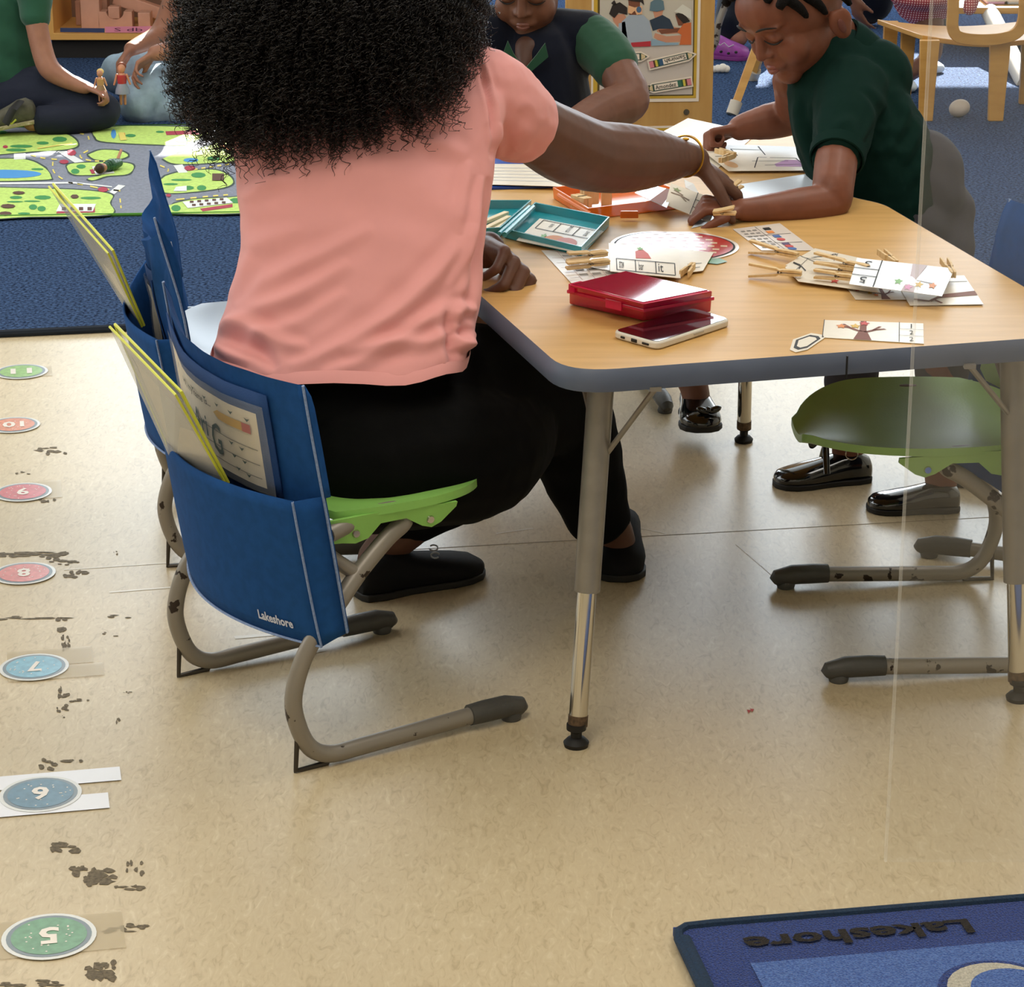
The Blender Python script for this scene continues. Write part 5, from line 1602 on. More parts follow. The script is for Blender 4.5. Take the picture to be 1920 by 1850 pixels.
R = [[cn + dn_ * o_ + (u_ * math.cos(a) * 1.1 + v_ * math.sin(a)) * r_ for a in [2 * math.pi * k / 28 for k in range(28)]] for o_, r_ in ((.035, .076), (.0, .070), (-.018, .064), (-.016, .059), (.02, .062))]
obj('collar', MB().rings(R, cap=False), M_POLO, boy)
# trousers
m_ = MB()
m_.ell(P(1738, 352, 4.49), (.070, .095, .105))
m_.ell(P(1700, 410, 4.46), (.085, .09, .08))
m_.chain([(P(1700, 420, 4.45), .075), (P(1605, 650, 4.42), .052), (P(1592, 815, 4.44), .042)], ends=(1, 0))
m_.chain([(P(1755, 400, 4.5), .072), (P(1768, 690, 4.345), .05), (P(1768, 880, 4.285), .043)], ends=(1, 0))
remesh('trousers', m_, M_GREYT, boy, .006, 6, lambda co, no: co + no * (.002 * np.sin(co[:, 2] * 90 + co[:, 0] * 60))[:, None])
shL = shoe(boy, at(1632, 905, 0) + Vector((0, .02, 0)), at(1452, 912, 0), M_PATENT, .88, .075, sole=M_BLACK)
obj('strap', MB().tube([at(1545, 905, 0) + Vector((0, -.038, .03)), at(1545, 905, 0) + Vector((0, 0, .075)), at(1545, 905, 0) + Vector((0, .05, .03))], .006, 8, flat=.5), M_PATENT, shL)
bk_ = P(1597, 850, 4.375)
obj('buckle', MB().tube([bk_ + Vector((.011 * math.cos(a), 0, .012 * math.sin(a))) for a in [2 * math.pi * k / 20 for k in range(21)]], .0012, 6, cap=False), M_CHROME, shL)
obj('tongue', MB().ell(P(1530, 815, 4.40), (.012, .006, .028), Matrix.Rotation(.3, 3, 'Y')), M_PATENT, shL)
shoe(boy, at(1800, 962, 0) + Vector((.0, .02, 0)), at(1626, 955, 0), M_PATENT, .85, .07, sole=M_BLACK)
# hair: short twisted rows over a close cap
m_ = MB()
m_.ell(T(0, -.030, .040), [x * 1.15 for x in (.076, .086, .072)], RR, 28, 20)
for i in range(7):
    x = -.066 + .022 * i
    pts = [T(x * (1.0 if t < .5 else 1.08), .062 - .16 * t, .072 + .040 * math.sin(math.pi * min(1, t * 1.1)) * (1 - (x / .1) ** 2) - .02 * abs(x / .07) ** 2 - (.06 * (t - .6) if t > .6 else 0)) for t in [k / 14 for k in range(15)]]
    m_.tube(pts, [.0085 + .0022 * math.sin(k * 2.3) for k in range(15)], 8)
for x, y, z in ((-.070, .010, .040), (-.078, -.030, .028), (-.066, .040, .056)):
    m_.chain([(T(x, y, z), .010), (T(x * 1.08, y - .008, z - .022), .009), (T(x * 1.07, y - .012, z - .040), .006)])
remesh('hair', m_, mat('short_hair', '#0d0a09', .85, spec=.2, noise=.3, nscale=160, bump=.9, bscale=500, bdist=.003), boy, .004, 2)

# card and pins the leaning child holds
pts = [P(1247, 384, 4.16), P(1330, 417, 4.10), P(1350, 377, 4.17), P(1258, 344, 4.23)]
t, q = card(None, None, 'number card held up between the hands of the child and the woman', m=M_CARD, pts=pts, group='clip cards on the table')
frame_lines(q, t, us=((.56, 0, 1),), vs=((.34, .56, 1), (.67, .56, 1)), w=.014)
lettering('6', q, .78, .17, .1, .2, M_LINE, t, H2, rot=90); lettering('5', q, .78, .5, .1, .2, M_LINE, t, H2, rot=90); lettering('4', q, .78, .82, .1, .2, M_LINE, t, H2, rot=90)
printed('branch_print', q, strip([(.05, .6), (.25, .62), (.45, .55)], .05) + strip([(.25, .62), (.4, .45)], .03) + strip([(.1, .75), (.3, .66)], .04), mat('bark_dull', '#8d7866', .5), t, H1)
printed('leaf_print', q, [star(.15, .8, .1, .1)], mat('leaf_dull', '#8c9a6e', .5), t, H1)
pts = [P(1285, 352, 4.25), P(1312, 366, 4.24), P(1300, 345, 4.27), P(1283, 337, 4.28)]
t, q = card(None, None, 'folded white card corner behind the held number card', m=M_CARDW, pts=pts)
pts = [P(1225, 392, 4.22), P(1252, 360, 4.26), P(1245, 338, 4.30), P(1180, 345, 4.32)]
t, q = card(None, None, 'glossy tree card lying under the reaching arm, half over the orange box', m=M_CARDW, pts=[at(1190, 362, ZT + .022), at(1250, 390, ZT + .022), at(1265, 358, ZT + .024), at(1215, 345, ZT + .024)])
printed('tree_print', q, [[(.5, 0), (.85, 0), (.95, 1), (.7, 1)]], M_BARK, t, H1)
def pin3(a, b, label):
    a, b = Vector(a), Vector(b)
    t = thing('clothespin', label, 'clothespin', a, 'wooden clothespins on the table')
    X = (b - a).normalized(); Yv = Vector((0, 1, .3)).cross(X).normalized(); Z = X.cross(Yv); L_ = (b - a).length
    Mx = Matrix((X, Yv, Z)).transposed().to_4x4(); Mx.translation = a
    for s in (-1, 1):
        pr = [(0, .0004), (.0, .0038), (L_ * .4, .0046), (L_, .0075), (L_, .0040), (L_ * .4, .0008)]
        obj('prong', MB().prism([(x, s * y) for x, y in pr], -.005, .005, Mx), M_PINW, t, smooth=False, bevel=.0004)
    c = [Mx @ Vector((L_ * .42 + .0026 * math.cos(k * .7), .0026 * math.sin(k * .7), -.006 + .012 * k / 30)) for k in range(31)]
    obj('spring', MB().tube(c, .0006, 5), M_SPRING, t)
pin3(P(1350, 372, 4.14), P(1390, 343, 4.16), 'clothespin sticking up from the hand of the leaning child')
pin3(P(1338, 398, 4.07), P(1378, 394, 4.055), 'clothespin lying across the fist of the leaning child')

# ---------------------------------------------------------------- child in the navy vest
mid = thing('person', 'child in a navy vest and green polo seated across the table', 'person', (.1, 5.1, 0))
fM, uM = Vector((-.16, -.88, -.40)), Vector((0, 0, 1))
RM = Rfrom(fM, uM)
m_ = MB()
hcM = P(990, -36, 5.2)
T = head_blobs(m_, hcM, RM, 1.09)
m_.chain([(hcM + Vector((0, .03, -.05)), .058), (P(1000, 95, 5.22), .05), (P(1010, 180, 5.22), .08), (P(1010, 330, 5.22), .09)])
m_.chain([(P(1125, 85, 5.2), .05), (P(1160, 135, 5.12), .041), (P(1178, 188, 5.06), .044), (P(1130, 208, 5.0), .041), (P(1070, 245, 4.9), .034), (P(1030, 290, 4.78), .026), (P(1018, 305, 4.74), .022)])
hand(m_, P(1016, 307, 4.74), (-.35, -.9, -.15), (0, .1, -1), 1, .135, curls=(20, 22, 25, 30), thumb=(45, 20))
m_.chain([(P(890, 90, 5.2), .05), (P(870, 200, 5.1), .04), (P(930, 270, 4.9), .032), (P(960, 300, 4.8), .024)])
hand(m_, P(962, 302, 4.8), (.3, -.9, -.15), (0, .1, -1), -1, .135)
m_.chain([(P(1060, 330, 5.15), .065), (P(1150, 420, 4.88), .05), (P(1200, 560, 4.80), .042), (P(1290, 700, 4.72), .03), (P(1305, 745, 4.70), .028)])
m_.chain([(P(960, 330, 5.15), .065), (P(900, 430, 4.88), .05), (P(880, 700, 4.9), .03)])
remesh('body', m_, SK_M, mid, .0038, 3, factor=.45)
face_details(T, RM, 1.09, mid, '#7a4d42', closed=True)
m_ = MB()
m_.ell(T(0, -.028, .045), [x * 1.09 for x in (.076, .088, .074)], RM, 28, 20)
remesh('hair', m_, MATS['short_hair'], mid, .005, 2)
m_ = MB()   # vest
m_.chain([(P(1005, 120, 5.22), .10), (P(1008, 190, 5.22), .115), (P(1010, 300, 5.2), .12), (P(1010, 400, 5.2), .12)])
m_.chain([(P(1000, 60, 5.26), .055), (P(1095, 78, 5.23), .066)])
m_.chain([(P(1000, 60, 5.26), .055), (P(925, 72, 5.22), .070)])
remesh('vest', m_, M_NAVYV, mid, .006, 8)
m_ = MB()
m_.chain([(P(1110, 80, 5.215), .058), (P(1138, 102, 5.165), .053), (P(1157, 130, 5.125), .049)], ends=(1, 0))
remesh('polo_sleeve', MB().chain([(P(888, 85, 5.24), .058), (P(870, 140, 5.18), .052)], ends=(1, 0)), M_POLO2, mid, .006, 5)
remesh('polo_sleeve', m_, M_POLO2, mid, .004, 8, lambda co, no: co + no * (.0008 * np.sin(co[:, 2] * 110 + co[:, 0] * 80))[:, None])
# open collar over a bare throat
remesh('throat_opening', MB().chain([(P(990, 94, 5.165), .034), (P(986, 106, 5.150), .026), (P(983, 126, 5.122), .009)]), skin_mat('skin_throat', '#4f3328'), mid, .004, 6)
for pts in ([(952, 76), (944, 98), (974, 134), (981, 126), (963, 100)], [(1022, 80), (1028, 106), (993, 136), (986, 126), (1006, 102)]):
    a = [P(x, y, 5.097) for x, y in pts]
    cl = obj('collar', MB().add(a, [(0, 1, 2, 3, 4)]), M_POLO2, mid, smooth=False)
    sd = cl.modifiers.new('t', 'SOLIDIFY'); sd.thickness = .006
m_ = MB()
m_.chain([(P(1060, 345, 5.15), .085), (P(1150, 430, 4.90), .062), (P(1205, 570, 4.82), .052), (P(1292, 700, 4.72), .040)], ends=(1, 0))
m_.chain([(P(960, 345, 5.15), .085), (P(900, 440, 4.90), .062), (P(880, 690, 4.92), .045)], ends=(1, 0))
remesh('trousers', m_, M_POLO, mid, .007, 6)
sh = shoe(mid, P(1298, 770, 4.76), P(1318, 812, 4.60), M_PATENT, .92, .075, sole=M_BLACK)
obj('bow', MB().ell(P(1318, 770, 4.62), (.014, .006, .007), Matrix.Rotation(.4, 3, 'Y')).ell(P(1340, 768, 4.62), (.014, .006, .007), Matrix.Rotation(-.4, 3, 'Y')).ell(P(1328, 768, 4.615), (.006, .006, .006)), M_PATENT, sh)
shoe(mid, at(880, 750, 0) + Vector((0, .1, 0)), at(880, 770, 0), M_PATENT, .88, .075, sole=M_BLACK)

# ---------------------------------------------------------------- two children on the floor
k1 = thing('person', 'child in a green polo and navy trousers kneeling on the carpet at the left edge', 'person', (-1.5, 7.85, .016))
m_ = MB()
T = head_blobs(m_, P(15, -170, 7.9), Rfrom((.8, -.2, -.5), (0, 0, 1)), 1.05)
m_.chain([(P(15, -150, 7.9), .05), (P(15, -90, 7.95), .05), (P(15, 0, 7.95), .09), (P(25, 120, 7.95), .09)])
m_.chain([(P(60, -20, 7.85), .05), (P(68, 40, 7.8), .036), (P(78, 90, 7.78), .034), (P(92, 128, 7.76), .034), (P(120, 148, 7.75), .028), (P(150, 162, 7.74), .021), (P(160, 165, 7.74), .019)])
hand(m_, P(160, 165, 7.74), (.9, -.1, -.12), (0, -.3, -1), -1, .13, curls=(60, 62, 65, 65), thumb=(30, 20))
m_.chain([(P(-20, -20, 7.95), .05), (P(-60, 60, 7.9), .036), (P(-60, 120, 7.8), .03)])
m_.chain([(P(20, 170, 7.97), .06), (P(110, 190, 7.86), .04), (P(185, 206, 7.78), .035), (P(100, 226, 7.72), .032), (P(60, 228, 7.70), .03)])
remesh('body', m_, SK_T, k1, .005, 3)
m_ = MB()
m_.chain([(P(8, -70, 7.95), .085), (P(10, 0, 7.95), .115), (P(15, 90, 7.94), .120), (P(22, 150, 7.93), .110)], ends=(1, 1))
m_.chain([(P(50, -50, 7.88), .07), (P(64, -5, 7.83), .056), (P(69, 38, 7.80), .046)], ends=(1, 0))
m_.chain([(P(-30, -40, 7.95), .07), (P(-42, 40, 7.9), .05)], ends=(1, 0))
remesh('polo_shirt', m_, M_POLO2, k1, .006, 6, lambda co, no: co + no * (.0035 * np.sin(co[:, 2] * 60 + co[:, 0] * 30))[:, None])
m_ = MB()
m_.chain([(P(15, 190, 7.92), .115), (P(90, 178, 7.84), .088), (P(150, 190, 7.80), .068), (P(196, 206, 7.78), .052)])
m_.chain([(P(196, 214, 7.76), .046), (P(130, 224, 7.72), .050), (P(70, 226, 7.70), .046)], ends=(1, 0))
m_.chain([(P(-10, 190, 8.0), .09), (P(60, 190, 8.1), .07)])
remesh('trousers', m_, M_NAVYT, k1, .007, 5)
M_TRAINER = mat('grey_trainer', '#4d4a3c', .7, noise=.3, nscale=40)
s_ = shoe(k1, P(72, 228, 7.70), P(-25, 245, 7.68), M_TRAINER, 1.05, .085, sole=mat('trainer_sole', '#a89c7a', .7, bump=1, bscale=80, bdist=.01))
obj('strap', MB().tube([P(38, 190, 7.66), P(24, 205, 7.60), P(10, 232, 7.60)], .014, 8, flat=.4), M_BLACK, s_)
obj('stripe', MB().tube([P(10, 228, 7.605), P(22, 232, 7.60), P(30, 224, 7.60)], .003, 6), mat('lime_stripe', '#b5b83e', .5), s_)

k2 = thing('person', 'child in pale jeans and flowered top sitting on the carpet behind the curly hair', 'person', (-1.0, 8.25, .016))
m_ = MB()
T = head_blobs(m_, P(420, -170, 8.3), Rfrom((-.7, -.3, -.5), (0, 0, 1)), 1.05)
m_.chain([(P(420, -150, 8.3), .05), (P(425, -90, 8.35), .05), (P(425, 0, 8.4), .09), (P(425, 120, 8.35), .09)])
m_.chain([(P(365, -80, 8.3), .05), (P(325, 10, 8.28), .040), (P(300, 62, 8.25), .034), (P(262, 84, 8.15), .028), (P(245, 92, 8.1), .023)])
hand(m_, P(246, 92, 8.1), (-.55, -.3, -.75), (.7, -.3, -.4), 1, .14, curls=(38, 40, 42, 45), thumb=(35, 20))
m_.chain([(P(440, -40, 8.2), .05), (P(400, 40, 8.1), .04), (P(340, 88, 8.02), .036), (P(300, 98, 7.98), .028), (P(290, 100, 7.97), .024)])
hand(m_, P(290, 100, 7.97), (-.75, -.3, -.5), (.2, -.4, -.8), -1, .145, curls=(30, 34, 38, 42), thumb=(40, 20))
m_.chain([(P(410, 150, 8.3), .08), (P(270, 185, 8.05), .06), (P(380, 215, 8.0), .05)])
remesh('body', m_, SK_T, k2, .0048, 3)
m_ = MB()
m_.chain([(P(425, -60, 8.38), .085), (P(420, 20, 8.36), .11), (P(410, 130, 8.33), .12)])
m_.chain([(P(380, -80, 8.32), .07), (P(345, -20, 8.28), .058)], ends=(1, 0))
remesh('shirt', m_, mat('flowered_cloth', '#c9c6bd', .8, col2='#3d4f3c', nscale=26, contrast=(.46, .5)), k2, .006, 4)
m_ = MB()
m_.chain([(P(410, 150, 8.3), .12), (P(330, 160, 8.12), .085), (P(275, 180, 8.0), .080), (P(262, 198, 7.96), .066)])
m_.chain([(P(275, 205, 7.98), .058), (P(330, 208, 8.0), .058), (P(400, 212, 8.05), .055)])
m_.chain([(P(330, 120, 8.4), .07), (P(240, 130, 8.3), .062), (P(222, 145, 8.28), .058), (P(300, 180, 8.35), .06)])
remesh('jeans', m_, M_JEANS, k2, .006, 5, lambda co, no: co + no * (.003 * np.sin(co[:, 0] * 70 + co[:, 2] * 40))[:, None])

# dolls
def doll(base_px, Y, hgt, label, headc, topc, botc, lean=(0, 0)):
    b = P(base_px[0], base_px[1], Y)
    t = thing('toy_figure', label, 'figurine', b, None)
    S = hgt
    L3 = lambda x, z: b + Vector((x * S + lean[0] * z * S, 0, z * S))
    obj('body', MB().cap(L3(-.05, .02), .035 * S, L3(-.045, .45), .05 * S).cap(L3(.05, .02), .035 * S, L3(.045, .45), .05 * S).cap(L3(0, .5), .09 * S, L3(0, .72), .10 * S)
        .cap(L3(-.12, .74), .035 * S, L3(-.2, .5), .025 * S).cap(L3(.12, .74), .035 * S, L3(.2, .52), .025 * S).cap(L3(0, .75), .04 * S, L3(0, .82), .04 * S).ell(L3(0, .9), (.1 * S, .1 * S, .11 * S)), mat('doll_skin', '#b98262', .4), t)
    obj('top', MB().lathe([(.10 * S, 0), (.115 * S, .1 * S), (.12 * S, .25 * S), (.05 * S, .3 * S)], L3(0, .48)), topc, t)
    obj('skirt', MB().lathe([(.19 * S, 0), (.17 * S, .1 * S), (.11 * S, .25 * S)], L3(0, .28)), botc, t)
    obj('hair', MB().ell(L3(0, .95) + Vector((0, .01, 0)), (.115 * S, .11 * S, .10 * S)), headc, t)
    return t
doll((231, 196), 7.85, .125, 'small doll in a red top and grey skirt held upright by the child in jeans', mat('doll_hair_red', '#7a3d22', .6), mat('doll_red', '#9c2a2a', .5), mat('doll_grey', '#7f8896', .5))
doll((190, 190), 7.72, .095, 'small doll with yellow hair in the hand of the kneeling child', mat('doll_hair_yellow', '#d8b768', .6), mat('doll_tan', '#b58a58', .5), mat('doll_brown', '#8a6a48', .5))
ft = at(212, 330, ZR); t = thing('toy_figure', 'toy figure in a green dress lying on the road map rug', 'figurine', ft)
v3 = (at(238, 314, ZR) - at(186, 330, ZR)).normalized()
o0 = at(186, 328, ZR) + Vector((0, 0, .018))
obj('dress', MB().chain([(o0 + v3 * .035, .014), (o0 + v3 * .06, .018), (o0 + v3 * .095, .013)]), mat('doll_green', '#2c5a36', .35), t)
obj('head', MB().ell(o0 + v3 * .017, (.014, .014, .013)), mat('doll_skin', '#b98262', .4), t)
obj('hair', MB().ell(o0 + v3 * .004, (.014, .015, .015)), mat('doll_dark', '#3a241a', .6), t)
obj('leg', MB().cap(o0 + v3 * .09 + Vector((0, 0, .008)), .005, o0 + v3 * .10 + Vector((.002, .03, .03)), .004), mat('doll_skin', '#b98262', .4), t)
# ---------------------------------------------------------------- far furniture
M_MAPLE = mat('maple_board', '#c99e5e', .4, col2='#b98b4c', nscale=5, stretch=(6, 1, 1), detail=5, contrast=(.3, .7))
M_MAPLE2 = mat('maple_edge', '#d8a45a', .4)
M_DIM = mat('shelf_back', '#8a6a58', .6)
YS = 9.15
sh_ = thing('block_shelf', 'maple shelf unit holding wooden blocks behind the floor play', 'shelf', P(240, 118, YS))
xl, xr = P(88, 60, YS).x, P(470, 60, YS).x
zb = P(240, 75, YS).z
obj('base', MB().box(((xl + xr) / 2, YS + .22, zb / 2 + .008), (xr - xl - .02, .38, zb - .016)), mat('plinth_dark', '#1d1b1a', .8), sh_, smooth=False)
obj('bottom_board', MB().box(((xl + xr) / 2, YS + .2, zb + .012), (xr - xl, .4, .025)), M_MAPLE2, sh_, smooth=False, bevel=.002)
for x in (xl + .012, xr - .012): obj('side_panel', MB().box((x, YS + .2, zb + .32), (.026, .4, .6)), M_MAPLE2, sh_, smooth=False, bevel=.002)
obj('back_panel', MB().box(((xl + xr) / 2, YS + .405, zb + .32), (xr - xl, .01, .6)), M_DIM, sh_, smooth=False)
obj('top_board', MB().box(((xl + xr) / 2, YS + .2, zb + .63), (xr - xl, .4, .025)), M_MAPLE2, sh_, smooth=False, bevel=.002)
zs_ = zb + .0255
def px_box(x0, x1, y1): return P(x0, y1, YS).x, P(x1, y1, YS).x
q = Quad(P(113, 60, YS - .0022), P(196, 61, YS - .0022), P(196, 53, YS - .0022), P(113, 52, YS - .0022))
t = thing('shelf_label', 'navy label strip on the edge of the block shelf', 'label', q.a)
obj('strip', q.slab(.001), mat('label_navy', '#3a4468', .4), t, smooth=False)
q = Quad(P(197, 61, YS - .0022), P(285, 61, YS - .0022), P(285, 49, YS - .0022), P(197, 50, YS - .0022))
t = thing('shelf_label', 'pink label strip with letters on the edge of the block shelf', 'label', q.a)
obj('strip', q.slab(.001), mat('label_pink', '#e08ba0', .4), t, smooth=False)
lettering('S db', q, .5, .5, .6, .55, mat('label_ink', '#5c2a48', .5), t, .0016, rot=0)
M_BLOCK = mat('block_wood', '#c2917a', .55, noise=.08, nscale=12)
def block(label, build, grp='wooden blocks on the shelf'):
    t = thing('wooden_block', label, 'block', (0, YS + .1, zs_), grp)
    return t, build
def plainblock(label, x0, x1, y0, Yf=.08, h=None, dpt=.07):
    xa, xb = P(x0, y0, YS + Yf).x, P(x1, y0, YS + Yf).x
    zt_ = P(x0, y0, YS + Yf).z
    o = obj('wooden_block', MB().box(((xa + xb) / 2, YS + Yf + dpt / 2, (zs_ + zt_) / 2), (xb - xa, dpt, zt_ - zs_)), M_BLOCK, smooth=False, bevel=.003)
    tag(o, label, 'block', 'wooden blocks on the shelf')
    return o
plainblock('tall upright wooden block at the left end of the shelf blocks', 148, 184, -30)
plainblock('thin wooden block behind the tall upright block', 140, 150, 2, .18)
plainblock('small square wooden block right of the arch block', 258, 281, 24)
plainblock('large wooden block in the back of the shelf', 184, 200, -6, .2, dpt=.06)
# arch block
xa, xb = P(185, 45, YS + .08).x, P(248, 45, YS + .08).x; zt_ = P(200, 22, YS + .08).z
w_ = xb - xa; h_ = zt_ - zs_
pl_ = [(0, 0), (w_, 0), (w_, h_), (w_ * .76, h_)] + [(w_ * .5 + w_ * .26 * math.cos(a), h_ - w_ * .26 * math.sin(a) * .9) for a in [math.pi * k / 12 for k in range(1, 12)]] + [(w_ * .24, h_), (0, h_)]
m_ = MB(); n_ = len(pl_)
m_.prism(pl_, 0, .06, Matrix(((1, 0, 0, xa), (0, 0, 1, YS + .08), (0, 1, 0, zs_), (0, 0, 0, 1))))
tag(obj('arch_block', m_, M_BLOCK, smooth=False), 'wooden block with a half round cutout on the shelf', 'block', 'wooden blocks on the shelf')
zc_ = P(214, 24, YS + .09).z
tag(obj('wooden_block', MB().box((P(214, 24, YS + .10).x, YS + .115, zc_ + .0), (.042, .05, .044)), M_BLOCK, smooth=False, bevel=.003), 'small wooden cube sitting in the cutout of the arch block', 'block', 'wooden blocks on the shelf')
a_, b_ = P(215, -5, YS + .2), P(318, 30, YS + .2); d_ = (b_ - a_)
tag(obj('wooden_plank', MB().box((a_ + b_) / 2, (d_.length, .05, .045), Matrix.Rotation(-math.atan2(d_.z, d_.x), 3, 'Y')), M_BLOCK, smooth=False, bevel=.003), 'long wooden plank leaning across the shelf', 'block', 'wooden blocks on the shelf')
a_, b_ = P(265, -25, YS + .25), P(350, 5, YS + .25); d_ = (b_ - a_)
tag(obj('wooden_plank', MB().box((a_ + b_) / 2, (d_.length, .05, .04), Matrix.Rotation(-math.atan2(d_.z, d_.x), 3, 'Y')), M_BLOCK, smooth=False, bevel=.003), 'second wooden plank leaning behind the long one', 'block', 'wooden blocks on the shelf')

# divider board with posters
YD = 6.6
dv = thing('divider_board', 'maple divider panel carrying posters behind the child in the navy vest', 'divider', (P(1200, 0, YD).x, YD, 0))
x0_, x1_ = P(1060, 0, YD).x, P(1341, 0, YD).x
obj('panel', MB().box(((x0_ + x1_) / 2, YD + .012, .52), (x1_ - x0_, .024, 1.0)), M_MAPLE, dv, smooth=False, bevel=.003)
for x in (x0_ + .05, x1_ - .05): obj('foot', MB().box((x, YD + .012, .026), (.06, .3, .02)), M_MAPLE, dv, smooth=False, bevel=.003)
bo = P(1287, 210, YD)
obj('bolt', MB().tube([bo, bo + Vector((0, -.004, 0))], [.008, .007], 14), M_SPRING, dv)
def D(x, y, h=0): return P(x, y, YD - h)
def pq(px, h): return Quad(*[D(x, y, h) for x, y in px])
def poster(name, label, px, cat):
    t = thing(name, label, cat, D(*px[0]))
    return t
pt_ = poster('classroom_poster', 'yellow framed poster of children at a table with name pencils pinned below', [(1210, 190)], 'poster')
M_PMAT = mat('poster_cream', '#ecdcc9', .5); M_PYEL = mat('poster_yellow', '#cba43a', .4); M_PGREY = mat('poster_grey', '#cbbfb5', .5); M_PBRN = mat('poster_brown', '#5a4a20', .5)
def layer(name, m, px, h, parent=pt_):
    o = obj(name, MB().add([D(x, y, h) for x, y in px], [tuple(range(len(px)))]), m, parent, smooth=False); return o
obj('sheet', pq([(1108, 192), (1310, 190), (1315, -60), (1110, -60)], .001).slab(.001), M_PMAT, pt_, smooth=False)
layer('frame_print', M_PYEL, [(1112, 186), (1305, 184), (1310, -60), (1114, -60)], .0026)
layer('frame_line_print', M_PBRN, [(1120, 182), (1300, 179), (1304, -60), (1121, -60)], .003)
layer('page_print', M_PGREY, [(1124, 179), (1298, 177), (1301, -60), (1125, -60)], .0034)
layer('photo_print', mat('photo_wall', '#c5bcac', .5), [(1126, 87), (1297, 84), (1299, -60), (1126, -60)], .0038)
fig = {
 'skinA': ('#c98d70', [[(1147, 28), (1170, 26), (1176, 36), (1168, 50), (1158, 50), (1150, 40)], [(1224, 20), (1244, 18), (1240, 34), (1228, 35)], [(1232, 54), (1262, 50), (1282, 54), (1282, 62), (1250, 64), (1232, 60)], [(1228, 62), (1250, 68), (1280, 66), (1284, 78), (1240, 80), (1226, 70)]]),
 'skinB': ('#7c4a35', [[(1178, 0), (1200, -4), (1200, 26), (1190, 34), (1180, 28)], [(1266, 28), (1290, 36), (1284, 48), (1272, 48)], [(1234, 56), (1275, 52), (1276, 60), (1240, 64)]]),
 'grey': ('#a3adb8', [[(1166, 40), (1180, 28), (1206, 28), (1218, 40), (1226, 84), (1180, 86), (1166, 60)], [(1160, 44), (1172, 40), (1178, 84), (1160, 84)]]),
 'navy': ('#2c3a4a', [[(1218, 38), (1242, 28), (1256, 36), (1264, 54), (1236, 54), (1224, 58)]]),
 'orange': ('#cc6a38', [[(1282, 44), (1296, 42), (1296, 84), (1274, 84), (1278, 66), (1270, 60)]]),
 'hairp': ('#2a2220', [[(1142, 26), (1148, 10), (1162, 4), (1176, 14), (1176, 28), (1160, 24), (1152, 34)], [(1146, 6), (1152, 0), (1156, 8), (1150, 10)], [(1176, 0), (1180, -10), (1204, -10), (1208, 10), (1202, 4), (1184, 2)], [(1266, 26), (1280, 22), (1294, 40), (1282, 44), (1272, 34)]]),
 'helmet': ('#5f7883', [[(1218, 20), (1220, 4), (1232, -4), (1244, 2), (1246, 18), (1232, 22)]]),
 'hat': ('#d8d4c6', [[(1264, 22), (1280, 8), (1296, 18), (1297, 38), (1280, 26)]]),
 'glasses': ('#e6b184', [[(1178, 10), (1190, 14), (1204, 11), (1204, 26), (1194, 28), (1190, 20), (1184, 26), (1177, 24)]]),
 'lens': ('#4a6888', [disc(1198, 18, 5, 6, 10)]),
 'redbox': ('#b8323c', [[(1183, 80), (1220, 77), (1220, 87), (1184, 88)]]),
 'plaid': ('#8fa8b8', [[(1222, 72), (1250, 80), (1272, 80), (1272, 84), (1222, 86)]]),
}
h_ = .0041
for k_, (c_, ps) in fig.items():
    mb = MB()
    for p in ps:
        mb.add([D(x, y, h_) for x, y in p], [tuple(range(len(p)))])
    obj('figure_print', mb, mat('photo_' + k_, c_, .5), pt_, smooth=False)
    h_ += .0002
